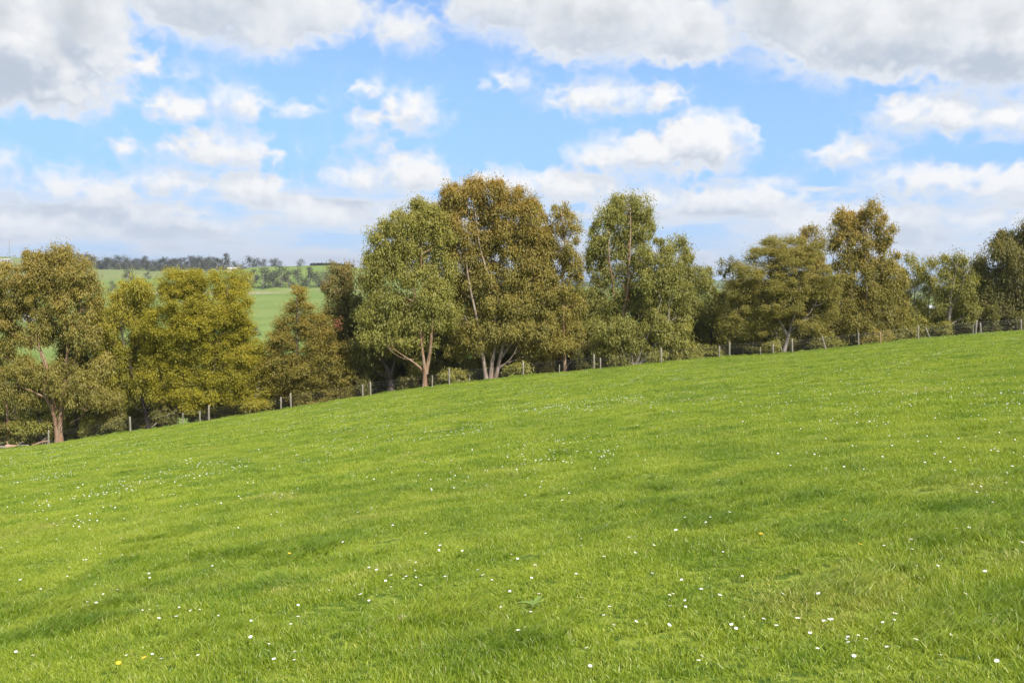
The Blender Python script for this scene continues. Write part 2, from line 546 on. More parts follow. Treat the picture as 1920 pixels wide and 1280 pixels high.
def build_grass():
    rs = np.random.RandomState(11)
    mb = MB()
    # 0-3 near turf, 4-6 middle, 7-9 far, 10-11 long matted tufts
    for i in range(4):
        blades(mb, rs, 1700, .62, .046, .0042, .85, patch=i)
        blades(mb, rs, 110, .62, .075, .0045, .7, patch=i, dryp=.12)
        blades(mb, rs, 120, .60, .03, .012, 1.2, seg=2, patch=i, tuft=False)     # clover and low broad leaves
    for i in range(3):
        blades(mb, rs, 1500, 1.1, .052, .0075, .85, seg=2, patch=4 + i)
        blades(mb, rs, 130, 1.1, .085, .007, .6, seg=2, patch=4 + i)
    for i in range(3):
        blades(mb, rs, 1700, 2.1, .058, .014, .85, seg=2, patch=7 + i)
        blades(mb, rs, 90, 2.1, .095, .012, .6, seg=2, patch=7 + i)
    for i in range(2):
        blades(mb, rs, 420, .42, .115, .0050, .85, bias=(.5, .1), seg=4, patch=10 + i, curl=.9, dryp=.05, tmul=.6)
    # where each patch lies
    pts, idx, rot, scl, nrm = [], [], [], [], []

    def lay(x, y, ids, r, s):
        n = len(x)
        e = .25
        z = ground_z(x, y)
        gx = (ground_z(x + e, y) - ground_z(x - e, y)) / (2 * e); gy = (ground_z(x, y + e) - ground_z(x, y - e)) / (2 * e)
        pts.append(np.stack([x, y, z], -1)); idx.append(ids); rot.append(r); scl.append(s)
        nrm.append(np.stack([-gx, -gy, np.ones(n)], -1))

    def band(y0, y1, cell, jit, first, cnt, hs):
        ys = np.arange(y0, y1, cell)
        X, Y = [], []
        for y in ys:
            hw = .66 * y + 3
            xs = np.arange(-hw, hw, cell)
            X.append(xs); Y.append(np.full(len(xs), y))
        X, Y = np.concatenate(X), np.concatenate(Y)
        X = X + rs.uniform(-jit, jit, len(X)); Y = Y + rs.uniform(-jit, jit, len(Y))
        k = Y < fence_y(X) + 1.0
        X, Y = X[k], Y[k]
        ln = 1.02 + .8 * perlin(X / 1.9 + 5, Y / 1.9) + 1.1 * perlin(X / .75, Y / .75 + 4) + .25 * perlin(X / 6, Y / 6)
        s = hs * np.clip(ln, .62, 2.1)
        lay(X, Y, first + rs.randint(0, cnt, len(X)), rs.rand(len(X)) * 2 * PI, s)
    band(.8, 15, .42, .2, 0, 4, 1.0)
    band(14.5, 33, .62, .3, 4, 3, 1.0)
    band(32, FY + 1, 1.15, .5, 7, 3, 1.0)
    # long matted tufts
    tx, ty, tr, ts = [], [], [], []
    big = [(880, 1165, .55, 7), (960, 1195, .5, 6), (60, 1150, .9, 22), (150, 1175, .7, 12), (1870, 1165, .5, 10), (1800, 980, .9, 20), (1890, 975, .7, 14), (1330, 985, .6, 12),
           (1260, 950, .8, 12), (470, 1035, .7, 9), (1040, 1010, .6, 8), (590, 1035, .8, 9), (300, 1010, .6, 7), (800, 890, .9, 10), (620, 955, .8, 8), (1260, 915, .9, 10),
           (1880, 900, 1., 10), (1450, 920, .8, 8), (1700, 1000, .5, 6), (1560, 1100, .4, 5), (430, 1190, .4, 5), (1150, 905, .8, 6), (50, 985, .8, 8), (1760, 1180, .35, 5)]
    for px, py, rr, n in big:
        p = on_ground(px, py)
        for _ in range(n):
            tx.append(p[0] + rs.normal(0, rr * .6)); ty.append(p[1] + rs.normal(0, rr * .4)); tr.append(rs.normal(0, .5)); ts.append(rs.uniform(.7, 1.15))
    for _ in range(950):
        y = 5 + 68 * rs.rand() ** .8; x = rs.uniform(-.64, .64) * y
        if perlin(np.array([x / 5]), np.array([y / 5 + 2]))[0] > -.05:
            tx.append(x); ty.append(y); tr.append(rs.rand() * 6.28); ts.append(rs.uniform(.6, 1.35))
    # longer growth the stock leave along the fence
    for _ in range(520):
        x = rs.uniform(-52, 52); y = float(fence_y(x)) + rs.normal(0, .3)
        tx.append(x); ty.append(y); tr.append(rs.rand() * 6.28); ts.append(rs.uniform(.9, 2.6) if rs.rand() < .6 else .6)
    lay(np.array(tx), np.array(ty), 10 + rs.randint(0, 2, len(tx)), np.array(tr), np.array(ts))
    pts, idx, rot, scl, nrm = map(np.concatenate, (pts, idx, rot, scl, nrm))
    nb = mb.n
    me = mb.mesh('grass', grass_material(), smooth=False)
    # patches (patch >= 1) and the points they are laid on (patch 0) share one mesh; nodes put them together
    F = me
    n0 = nb
    bm_pts = bpy.data.meshes.new('grass')
    V = np.concatenate([np.concatenate(mb.V), pts])
    me.vertices.add(len(pts))
    me.vertices.foreach_set('co', V.astype(np.float32).ravel())

    def put(name, typ, arr, width=1):
        at = me.attributes.get(name) or me.attributes.new(name, typ, 'POINT')
        full = np.zeros((len(V), width), np.float32)
        full[n0:] = arr.reshape(-1, width)
        if typ == 'FLOAT_VECTOR':
            at.data.foreach_set('vector', full.ravel())
        else:
            at.data.foreach_set('value', full.ravel())
    put('pick', 'FLOAT', idx.astype(float)); put('turn', 'FLOAT', rot); put('size', 'FLOAT', scl); put('slope', 'FLOAT_VECTOR', nrm, 3)
    bpy.data.meshes.remove(bm_pts)
    o = bpy.data.objects.new('grass', me)
    COL.objects.link(o)
    g = bpy.data.node_groups.new('grass_scatter', 'GeometryNodeTree')
    g.interface.new_socket('Geometry', in_out='INPUT', socket_type='NodeSocketGeometry')
    g.interface.new_socket('Geometry', in_out='OUTPUT', socket_type='NodeSocketGeometry')
    t = NT(g)

    def named(nm, typ='FLOAT'):
        nd = t.n('GeometryNodeInputNamedAttribute', {}, data_type=typ)
        nd.inputs[0].default_value = nm
        return next(x for x in nd.outputs if x.enabled and x.name == 'Attribute')
    gi = t.n('NodeGroupInput').outputs[0]
    pid = named('patch')
    isp = t.m('GREATER_THAN', pid, .5)
    se = t.n('GeometryNodeSeparateGeometry', {0: gi, 1: isp}, domain='POINT')
    toi = t.n('FunctionNodeFloatToInt', {0: pid}).outputs[0]
    sp = t.n('GeometryNodeSplitToInstances', {'Geometry': se.outputs[0], 'Group ID': toi}, domain='POINT')
    mp = t.n('GeometryNodeMeshToPoints', {'Mesh': se.outputs[1]})
    al = t.n('FunctionNodeAlignRotationToVector', {'Vector': named('slope', 'FLOAT_VECTOR')}, axis='Z')
    ax = t.n('FunctionNodeAxisAngleToRotation', {'Axis': (0, 0, 1), 'Angle': named('turn')})
    ro = t.n('FunctionNodeRotateRotation', {0: al.outputs[0], 1: ax.outputs[0]}, rotation_space='LOCAL')
    sz = named('size')
    scv = t.n('ShaderNodeCombineXYZ', {0: 1., 1: 1., 2: sz}).outputs[0]
    ip = t.n('GeometryNodeInstanceOnPoints', {'Points': mp.outputs[0], 'Instance': sp.outputs[0], 'Pick Instance': True,
                                              'Instance Index': t.n('FunctionNodeFloatToInt', {0: named('pick')}).outputs[0],
                                              'Rotation': ro.outputs[0], 'Scale': scv})
    t.n('NodeGroupOutput', {0: ip.outputs[0]})
    md = o.modifiers.new('scatter', 'NODES')
    md.node_group = g
    return tag(o, 'bright green pasture grass in uneven tufts over the whole sloping paddock', 'grass', kind='stuff')


build_grass()
# ------------------------------------------------------------------ trees
def leaf_material(name, dark, light, flush, trans=.45, gloss=.025):
    """dark/light: range of the mature leaves, flush: the bronze of new growth"""
    m, t = material(name)
    c = t.mix(attr(t, 'tone'), dark + (1,), light + (1,))
    c = t.mix(attr(t, 'flush'), c, flush + (1,))
    d = t.n('ShaderNodeBsdfDiffuse', {0: c})
    tr = t.n('ShaderNodeBsdfTranslucent', {0: t.mix(1., c, (1.15, 1.1, .55, 1), 'MULTIPLY')})
    mx = t.n('ShaderNodeMixShader', {0: trans, 1: d.outputs[0], 2: tr.outputs[0]})
    gl = t.n('ShaderNodeBsdfGlossy', {0: (1, 1, .95, 1), 1: .5})
    mx = t.n('ShaderNodeMixShader', {0: gloss, 1: mx.outputs[0], 2: gl.outputs[0]})
    t.n('ShaderNodeOutputMaterial', {0: mx.outputs[0]})
    return m


def bark_material(name, a, b, c, streak=1.):
    m, t = material(name)
    P = t.n('ShaderNodeTexCoord').outputs['Object']
    n1 = t.noise(t.v('MULTIPLY', P, (3, 3, .7)), 1.6, 5., .6)
    n2 = t.noise(t.v('MULTIPLY', P, (9, 9, 1.2)), 2., 5., .6)
    col = t.mix(t.ss(n1, .4, .6), a + (1,), b + (1,))
    col = t.mix(t.ss(n2, .52, .66, 0, .8 * streak), col, c + (1,))
    bp = t.n('ShaderNodeBump', {'Strength': .7, 'Distance': .05, 'Height': n2}).outputs[0]
    bs = t.n('ShaderNodeBsdfPrincipled', {'Base Color': col, 'Roughness': .85, 'Normal': bp, 'Specular IOR Level': .25})
    t.n('ShaderNodeOutputMaterial', {0: bs.outputs[0]})
    return m


LEAF = {
    'olive': leaf_material('olive_gum_leaf', (.186, .197, .034), (.408, .392, .086), (.428, .315, .058)),
    'bronze': leaf_material('bronze_gum_leaf', (.190, .181, .031), (.407, .359, .078), (.443, .270, .045)),
    'golden': leaf_material('golden_wattle_leaf', (.210, .212, .018), (.462, .413, .034), (.493, .383, .041)),
    'feather': leaf_material('feathery_tea_tree_leaf', (.190, .183, .036), (.408, .362, .092), (.428, .335, .096)),
    'green': leaf_material('green_gum_leaf', (.155, .167, .029), (.362, .352, .078), (.398, .320, .060)),
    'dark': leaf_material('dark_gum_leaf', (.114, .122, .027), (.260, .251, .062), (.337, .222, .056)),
    'red': leaf_material('red_leaf', (.17, .055, .03), (.29, .11, .05), (.34, .16, .06)),
    'distant': leaf_material('distant_tree_leaf', (.052, .058, .032), (.105, .102, .054), (.125, .102, .054)),
    'hedge': leaf_material('hedge_leaf', (.055, .065, .030), (.10, .11, .05), (.10, .10, .05)),
    'conifer': leaf_material('conifer_leaf', (.025, .034, .022), (.060, .072, .042), (.07, .07, .04)),
}
BARK = {
    'pale': bark_material('pale_gum_bark', (.34, .28, .22), (.25, .18, .13), (.15, .10, .07)),
    'tan': bark_material('tan_gum_bark', (.32, .23, .15), (.27, .155, .09), (.13, .08, .055)),
    'red': bark_material('red_stripped_bark', (.36, .16, .085), (.42, .30, .21), (.14, .06, .04)),
    'dark': bark_material('dark_rough_bark', (.075, .058, .045), (.12, .095, .075), (.04, .032, .027)),
    'grey': bark_material('grey_bark', (.22, .19, .16), (.30, .26, .22), (.10, .085, .07)),
}
STYLE = {   # clump radius, flatness, leaves per clump, leaf length, leaf width, droop, flush share, clumps per square metre, gap
    'gum': dict(cr=.74, flat=1.08, n=270, L=.24, w=.070, droop=.95, fl=.2, dens=.70),
    'slim': dict(cr=.62, flat=1.1, n=210, L=.21, w=.068, droop=.8, fl=.18, dens=.62),
    'wattle': dict(cr=.78, flat=.72, n=330, L=.16, w=.065, droop=.15, fl=.25, dens=.95),
    'feather': dict(cr=.70, flat=.62, n=330, L=.18, w=.05, droop=.05, fl=.3, dens=.95),
    'shrub': dict(cr=.55, flat=.75, n=220, L=.19, w=.07, droop=.4, fl=.15, dens=.9),
}


def leaves(mb, rs, C, R, flat, n, L, w, droop, fl, tone_c, flush_c):
    """n leaves in each clump: narrow pointed sprays hanging round the clump's shell"""
    k = len(C)
    N = k * n
    ci = np.repeat(np.arange(k), n)
    d = rs.normal(size=(N, 3)); d /= np.linalg.norm(d, axis=1)[:, None]
    rad = rs.rand(N) ** .55 * (1 + .75 * (rs.rand(N) < .14) * rs.rand(N))
    thin = rs.rand(k)[ci] * .55 < rs.rand(N)       # some clumps carry fewer leaves
    p = C[ci] + d * (rad * R[ci])[:, None] * np.array([1, 1, flat]) * (1 + .18 * rs.normal(size=(N, 1)))
    # long axis: outward and drooping; blade faces roughly outward and up
    ax = d * np.array([1, 1, .4]) + rs.normal(size=(N, 3)) * .55
    ax[:, 2] -= droop * 1.4
    ax /= np.linalg.norm(ax, axis=1)[:, None]
    nr = d + np.array([0, 0, .45]) + rs.normal(size=(N, 3)) * .55
    s = np.cross(ax, nr); s /= np.linalg.norm(s, axis=1)[:, None] + 1e-9
    f = np.cross(s, ax)
    l = L * (.6 + .8 * rs.rand(N)); ww = w * (.6 + .8 * rs.rand(N))
    a = p - ax * (l * .5)[:, None]
    b = p + ax * (l * .5)[:, None]
    mid = p - ax * (l * .08)[:, None] + f * (l * .07)[:, None]
    V = np.stack([a, mid + s * ww[:, None] * .5, b, mid - s * ww[:, None] * .5], 1)[thin]
    tone = np.clip(tone_c[ci] + rs.normal(0, .22, N), 0, 1)
    top = np.clip(d[:, 2] * .5 + .5, 0, 1) * rad
    fls = np.clip((flush_c[ci] + fl * rs.rand(N) ** 2) * (.25 + .9 * top) + rs.normal(0, .06, N), 0, 1)
    tone, fls = tone[thin], fls[thin]
    N = len(tone)
    mb.add(V.reshape(-1, 3), None, np.arange(N * 4).reshape(-1, 4), tone=np.repeat(tone, 4), flush=np.repeat(fls, 4))


def bez(a, b, c, n):
    s = np.linspace(0, 1, n)[:, None]
    return a * (1 - s) ** 2 + 2 * b * s * (1 - s) + c * s ** 2


def near_on(lines, p, below=.35):
    """the point of the stems from which a limb to p would leave, and its radius"""
    best = None
    for pts, rad in lines:
        e = np.linalg.norm(pts[:, :2] - p[:2], axis=1)
        dz = p[2] - pts[:, 2]
        cost = np.hypot(e, dz) + np.where(dz < below * e, (below * e - dz) * 1.6, 0)
        i = int(np.argmin(cost))
        if best is None or cost[i] < best[0]:
            best = (cost[i], pts[i], rad[i])
    return best[1], best[2]


def resample(pts, n, rs, wob):
    pts = np.asarray(pts, float)
    t = np.concatenate([[0], np.cumsum(np.linalg.norm(np.diff(pts, axis=0), axis=1))])
    s = np.linspace(0, t[-1], n)
    q = np.stack([np.interp(s, t, pts[:, i]) for i in range(3)], 1)
    # soften the corners, then let the stem wander a little
    for _ in range(2):
        q[1:-1] = q[1:-1] * .5 + (q[:-2] + q[2:]) * .25
    ph = rs.rand(4) * 6.28
    q[1:, 0] += wob * np.sin(s[1:] * .9 + ph[0]) * (s[1:] / t[-1]); q[1:, 1] += wob * np.sin(s[1:] * .7 + ph[1]) * (s[1:] / t[-1])
    return q


TREES = []


def tree(name, label, cat, Y, base, stems, blobs, style='gum', leaf='olive', bark='pale', seed=1, group=None, deep=.75, r0=.2, flush=(0., .35), tone=.45,
         dens=1., extra=None, limbs=True):
    """stems: lists of photo points from the foot upward; blobs: (x, y, half width, half height) of the foliage masses; all carried to depth Y"""
    rs = np.random.RandomState(seed)
    st = dict(STYLE[style])
    if extra:
        st.update(extra)
    s = Y / FPX
    bp = W(base[0], base[1], Y)
    bp[2] = gz(bp[0], Y) - .05
    root = empty(name, bp, label, cat, group)
    # trunk and stems
    tb = MB()
    lines = []
    for k, stem in enumerate(stems):
        r = r0
        pts = stem
        if isinstance(stem, dict):
            r, pts = stem['r'], stem['p']
        yo = rs.normal(0, .25)
        P = []
        for i, q in enumerate(pts):
            w = W(q[0], q[1], Y)
            w[1] = Y + yo * min(i, 2) * .6 + (rs.normal(0, .3) if i > 1 else 0) - (.2 * min(i, 3) if group == GF and style != 'shrub' else 0)
            P.append(w)
        if pts[0] == base or abs(pts[0][1] - base[1]) < 6:
            P[0][2] = gz(P[0][0], Y) - .15
        Lg = sum(np.linalg.norm(np.array(P[i + 1]) - P[i]) for i in range(len(P) - 1))
        q = resample(P, max(6, int(Lg / .5)), rs, .10) - bp
        rad = r * (1 - .78 * np.linspace(0, 1, len(q)) ** .8)
        rad[0] *= 1.45
        if len(rad) > 3:
            rad[1] *= 1.12
        tb.tube(q, rad, 8)
        lines.append((q, rad))
    # foliage masses
    C, R, TC, FC = [], [], [], []
    zs = [W(b[0], b[1], Y)[2] for b in blobs]
    ztop, zbot = max(zs) - bp[2], min(zs) - bp[2]
    stems_only = list(lines)
    for b in blobs:
        cx, cy, rx, ry = b[:4]
        c = W(cx, cy, Y) - bp
        c[1] += rs.normal(0, .5) + (b[4] if len(b) > 4 else 0)
        a, h = rx * s * 1.16, ry * s * 1.16
        dp = max(a * deep, .7)
        area = 4 * PI * ((a * h) ** 1.6 / 3 + (a * dp) ** 1.6 / 3 + (dp * h) ** 1.6 / 3) ** (1 / 1.6)
        n = max(4, int(area * st['dens'] * dens * 1.05))
        d = rs.normal(size=(n, 3)); d /= np.linalg.norm(d, axis=1)[:, None]
        rad = (.45 + .55 * rs.rand(n) ** .6)
        cr = st['cr'] * (.45 + .85 * rs.rand(n) ** 1.2)
        shrink = np.array([max(a - .35 * st['cr'], .2), max(dp - .3, .2), max(h - .35 * st['cr'] * st['flat'], .2)])
        p = c + d * rad[:, None] * shrink
        bt, bf = rs.normal(0, .1), rs.rand()
        hz = np.clip((p[:, 2] - zbot) / max(ztop - zbot, .1), 0, 1)
        C.append(p); R.append(cr)
        TC.append(tone + .06 + bt + rs.normal(0, .13, n))
        FC.append(np.clip(1.0 * (flush[0] + (flush[1] - flush[0]) * hz ** 1.5) + rs.normal(0, .10, n), 0, 1))
        if limbs and lines:
            o, orad = near_on(stems_only, c)
            v = c - o
            ln = np.linalg.norm(v)
            if ln > .8:
                mid = o + v * .5 + np.array([0, 0, .12 * ln]) + rs.normal(0, .08 * ln, 3)
                nseg = max(5, int(ln / .5))
                q = bez(o, mid, c + v / ln * min(a, h) * .4, nseg)
                r = min(orad * .75, .03 + .02 * ln)
                rr = r * (1 - .8 * np.linspace(0, 1, nseg))
                tb.tube(q, rr, 6)
                lines.append((q, rr))
            # twigs to some of the clumps
            for i in rs.permutation(n)[:max(2, n // 2)]:
                o2, r2 = near_on(lines, p[i])
                v2 = p[i] - o2
                l2 = np.linalg.norm(v2)
                if .4 < l2 < 6:
                    q = bez(o2, o2 + v2 * .5 + np.array([0, 0, .1 * l2]) + rs.normal(0, .1 * l2, 3), p[i], 5)
                    tb.tube(q, min(r2, .028) * np.array([1, .85, .65, .45, .2]), 4)
    cb = MB()
    C, R, TC, FC = np.concatenate(C), np.concatenate(R), np.concatenate(TC), np.concatenate(FC)
    leaves(cb, rs, C, R, st['flat'], st['n'], st['L'], st['w'], st['droop'], st['fl'], TC, FC)
    if tb.n:
        tb.obj('trunk' if style != 'shrub' else 'stems', BARK[bark], root)
    cb.obj('crown' if style != 'shrub' else 'foliage', LEAF[leaf], root, smooth=False)
    TREES.append(root)
    return root


GF = 'trees standing along the paddock fence'
EU = 'eucalyptus_tree'

tree(EU, 'tall bushy gum at the left edge with pale stems and a stripped red-brown lower trunk', 'tree', 79, (112, 832),
     [dict(r=.27, p=[(112, 832), (112, 790), (116, 740), (126, 660), (130, 590), (140, 520)]),
      dict(r=.20, p=[(108, 832), (104, 770), (92, 735), (94, 690), (74, 640), (52, 590), (50, 530)]),
      dict(r=.12, p=[(104, 770), (92, 700), (80, 660), (82, 620)]),
      dict(r=.10, p=[(116, 740), (140, 690), (150, 630), (160, 560)]),
      dict(r=.05, p=[(132, 792), (150, 786), (170, 768), (200, 752)])],
     [(55, 520, 52, 38), (110, 500, 46, 32), (150, 520, 36, 36), (25, 560, 44, 42), (90, 560, 60, 40), (150, 570, 45, 40), (180, 545, 18, 35),
      (40, 620, 50, 34), (110, 625, 40, 26), (165, 630, 32, 34), (50, 690, 40, 26), (125, 710, 62, 30), (175, 745, 52, 22), (60, 745, 38, 22), (190, 690, 22, 30),
      (-30, 600, 50, 70), (15, 720, 30, 30), (75, 488, 30, 18), (120, 478, 20, 14)],
     leaf='bronze', bark='tan', seed=3, group=GF, flush=(.05, .42), r0=.2)
tree(EU, 'slender reddish-stemmed gum at the far left edge beside the fallen branches', 'tree', 80, (18, 842),
     [dict(r=.13, p=[(18, 842), (15, 790), (14, 740), (12, 690)]), dict(r=.09, p=[(30, 842), (33, 800), (30, 760), (36, 700)])],
     [(0, 740, 30, 26), (20, 690, 30, 28), (45, 790, 26, 20), (-20, 680, 34, 40), (8, 800, 22, 14)], leaf='olive', bark='red', seed=4, group=GF, dens=.8, style='slim')
tree(EU, 'dark-trunked tree between the red-trunked gum and the second wooden post', 'tree', 82, (143, 828),
     [dict(r=.2, p=[(143, 828), (145, 790), (143, 750), (150, 700)])], [(150, 690, 40, 26), (190, 650, 30, 40), (140, 660, 30, 26)], leaf='dark', bark='dark', seed=5, group=GF)
tree(EU, 'rounded olive tree behind the fence with a forked dark trunk, left of the golden wattle', 'tree', 81, (278, 797),
     [dict(r=.22, p=[(278, 797), (276, 765), (262, 735), (240, 660), (235, 590)]), dict(r=.10, p=[(276, 770), (290, 740), (300, 700)]),
      dict(r=.16, p=[(216, 812), (212, 760), (214, 700), (220, 620)]), dict(r=.05, p=[(278, 780), (255, 765), (240, 745)])],
     [(235, 552, 40, 28), (205, 590, 34, 34), (260, 580, 34, 34), (225, 620, 46, 34), (270, 630, 34, 36), (215, 670, 36, 34), (262, 690, 36, 38), (225, 720, 40, 26),
      (290, 720, 26, 26), (270, 545, 24, 24), (235, 585, 34, 26), (250, 655, 34, 26), (195, 620, 26, 30), (210, 745, 34, 20), (285, 665, 26, 28)],
     leaf='golden', bark='dark', seed=6, group=GF, style='gum', flush=(.15, .45), tone=.35, extra=dict(L=.19, w=.07, n=280))
tree('wattle_tree', 'golden-green wattle with layered rounded clumps, the brightest tree on the left', 'tree', 79.5, (389, 786),
     [dict(r=.24, p=[(389, 786), (390, 755), (385, 720), (382, 660), (375, 600), (370, 550)]), dict(r=.13, p=[(390, 750), (402, 700), (412, 650), (430, 590), (430, 540)]),
      dict(r=.11, p=[(387, 735), (350, 700), (320, 650)])],
     [(335, 528, 40, 24), (378, 522, 32, 20), (425, 530, 38, 30), (345, 565, 50, 28), (400, 572, 48, 28), (450, 572, 26, 36), (310, 605, 44, 28), (370, 612, 48, 24), (425, 620, 46, 28),
      (300, 655, 34, 30), (350, 650, 36, 24), (400, 660, 44, 24), (440, 660, 26, 26), (325, 700, 38, 26), (385, 705, 34, 20), (430, 705, 34, 24), (285, 700, 24, 28), (350, 740, 36, 18),
      (405, 742, 36, 16), (300, 742, 28, 16), (370, 760, 30, 12), (440, 745, 26, 18), (365, 590, 40, 22), (415, 595, 40, 22), (340, 625, 36, 22), (375, 665, 36, 22), (400, 640, 36, 20), (325, 545, 30, 20), (440, 610, 30, 24), (445, 640, 24, 20)],
     leaf='golden', bark='dark', seed=7, group=GF, style='wattle', flush=(.1, .35), tone=.55, r0=.2)
tree('wattle_shrub', 'low yellow-green wattle bush right beside the golden wattle, behind paired fence posts', 'tree', 80, (470, 778),
     [dict(r=.07, p=[(470, 778), (465, 740), (455, 700)]), dict(r=.06, p=[(472, 778), (482, 745), (488, 715)])],
     [(455, 672, 30, 26), (480, 690, 26, 24), (455, 715, 40, 24), (490, 728, 26, 20), (455, 745, 40, 18), (490, 755, 26, 14), (500, 700, 20, 24), (475, 655, 24, 20)],
     leaf='golden', bark='grey', seed=8, group=GF, style='wattle', flush=(.15, .35), tone=.45)
tree('pyramid_tree', 'cone-shaped olive tree with a pointed bronze top and one small patch of red leaves', 'tree', 80.5, (566, 764),
     [dict(r=.2, p=[(566, 764), (562, 720), (560, 650), (560, 560)]), dict(r=.08, p=[(560, 762), (540, 725), (530, 690)])],
     [(560, 548, 13, 18), (562, 580, 26, 24), (545, 615, 26, 26), (585, 610, 30, 28), (530, 650, 30, 28), (575, 650, 38, 28), (612, 645, 28, 28), (515, 690, 26, 26), (560, 695, 42, 26),
      (605, 690, 38, 28), (530, 730, 36, 22), (580, 738, 40, 20), (630, 700, 24, 30), (625, 738, 34, 20), (600, 755, 40, 12), (640, 665, 24, 26), (652, 705, 22, 24), (648, 735, 24, 18), (505, 715, 26, 22), (555, 715, 30, 20), (600, 640, 26, 26), (520, 655, 22, 24), (605, 610, 20, 22), (510, 690, 22, 24)],
     leaf='bronze', bark='dark', seed=9, group=GF, style='wattle', flush=(.1, .5), tone=.4, extra=dict(flat=.62))
tree(EU, 'dark bronze gum rising behind the right side of the cone-shaped tree', 'tree', 84, (690, 748),
     [dict(r=.2, p=[(690, 748), (680, 700), (660, 620), (645, 540)]), dict(r=.1, p=[(684, 700), (700, 640), (690, 570)])],
     [(632, 508, 18, 16), (630, 540, 22, 28), (660, 525, 26, 28), (625, 580, 22, 26), (655, 580, 28, 28), (690, 560, 26, 40), (640, 620, 22, 22), (665, 640, 30, 36), (660, 690, 30, 36)],
     leaf='dark', bark='dark', seed=10, group=GF, flush=(.2, .6), tone=.65)
red = MB()
_p = W(633, 607, 79.0)
_rs = np.random.RandomState(5)
_root = TREES[-2]
leaves(red, _rs, np.array([_p]) - np.array(_root.location), np.array([.5]), 1.1, 130, .24, .10, .5, .4, np.array([.5]), np.array([.3]))
tag(red.obj('leaf_cluster', LEAF['red'], _root, smooth=False), 'small patch of red leaves')
tree(EU, 'black-trunked tree in the shade left of the big pale-stemmed gum', 'tree', 80.5, (733, 738),
     [dict(r=.3, p=[(733, 738), (733, 712), (728, 690), (705, 660), (690, 640)]), dict(r=.16, p=[(733, 705), (742, 670), (750, 630)])],
     [(695, 650, 36, 26), (745, 645, 34, 26), (715, 610, 36, 30), (680, 690, 24, 24)], leaf='dark', bark='dark', seed=11, group=GF, tone=.4)
tree(EU, 'big olive gum on pale orange-tan forked stems close to the fence, centre left', 'tree', 78.5, (796, 729),
     [dict(r=.22, p=[(796, 729), (797, 700), (794, 672), (791, 640), (792, 600)]),
      dict(r=.20, p=[(797, 700), (806, 670), (810, 630), (812, 570), (820, 520)]),
      dict(r=.15, p=[(793, 625), (784, 590), (776, 545), (772, 490), (770, 440), (775, 400)]),
      dict(r=.11, p=[(794, 640), (792, 560), (792, 480), (796, 420)]),
      dict(r=.12, p=[(797, 698), (775, 675), (755, 662), (742, 650)]), dict(r=.07, p=[(775, 675), (750, 672), (735, 655)])],
     [(785, 395, 30, 20), (755, 420, 36, 26), (815, 410, 34, 28), (725, 450, 34, 32), (775, 455, 46, 30), (830, 455, 36, 36), (700, 490, 26, 40), (745, 500, 34, 36),
      (705, 540, 26, 30), (735, 560, 32, 24), (690, 590, 28, 24), (725, 600, 34, 26), (700, 632, 30, 18), (745, 630, 32, 20), (810, 560, 34, 30), (835, 600, 28, 28),
      (775, 610, 30, 20), (735, 645, 26, 14), (830, 520, 30, 30), (800, 645, 22, 14), (790, 520, 30, 24), (825, 560, 24, 24), (770, 640, 26, 14), (760, 575, 24, 18), (800, 490, 30, 26), (755, 520, 26, 24), (800, 430, 28, 20), (745, 470, 24, 22), (715, 505, 20, 26), (790, 590, 22, 20)],
     leaf='olive', bark='tan', seed=12, group=GF, flush=(.0, .3), tone=.55)
tree(EU, 'huge gum with a bronze-orange domed top, the tallest tree, on a cluster of pale stems', 'tree', 80, (920, 712),
     [dict(r=.19, p=[(912, 712), (908, 680), (900, 640), (890, 570), (872, 490), (868, 420)]),
      dict(r=.20, p=[(920, 712), (922, 680), (930, 640), (928, 560), (905, 480), (890, 400)]),
      dict(r=.18, p=[(928, 712), (936, 680), (950, 620), (968, 560), (985, 480), (985, 420)]),
      dict(r=.12, p=[(938, 672), (958, 645), (972, 625), (980, 600)]), dict(r=.10, p=[(935, 690), (962, 672), (975, 640)]),
      dict(r=.14, p=[(928, 570), (940, 500), (935, 430), (930, 380)]), dict(r=.11, p=[(904, 660), (885, 620), (870, 590)])],
     [(880, 362, 34, 24), (925, 358, 36, 20), (965, 378, 34, 26), (850, 395, 30, 26), (900, 400, 42, 26), (950, 410, 46, 28), (992, 415, 26, 34), (870, 440, 40, 28), (925, 450, 44, 24),
      (985, 460, 36, 32), (1010, 480, 26, 30), (860, 490, 30, 30), (905, 500, 30, 18), (960, 505, 30, 24), (1000, 530, 36, 34), (930, 575, 50, 22), (880, 560, 30, 26), (980, 575, 36, 26),
      (1020, 580, 26, 30), (875, 610, 36, 24), (920, 620, 54, 26), (970, 622, 40, 22), (1010, 630, 34, 28), (860, 650, 30, 22), (1000, 665, 30, 18), (845, 430, 20, 30), (880, 525, 36, 24), (945, 545, 36, 22), (900, 640, 40, 20), (985, 605, 36, 22), (850, 540, 22, 30), (1025, 530, 22, 30), (950, 470, 34, 16), (838, 405, 26, 26), (852, 368, 26, 18), (835, 465, 26, 30), (930, 525, 44, 22), (1015, 440, 22, 36), (890, 480, 36, 22), (960, 575, 34, 20), (900, 590, 30, 20), (1000, 395, 22, 20), (995, 450, 30, 26), (1000, 500, 30, 24), (960, 440, 36, 24), (890, 345, 20, 10), (1022, 465, 22, 36), (1025, 600, 24, 28), (1022, 540, 22, 28)],
     leaf='bronze', bark='pale', seed=13, group=GF, flush=(.0, .72), tone=.42, extra=dict(fl=.25))
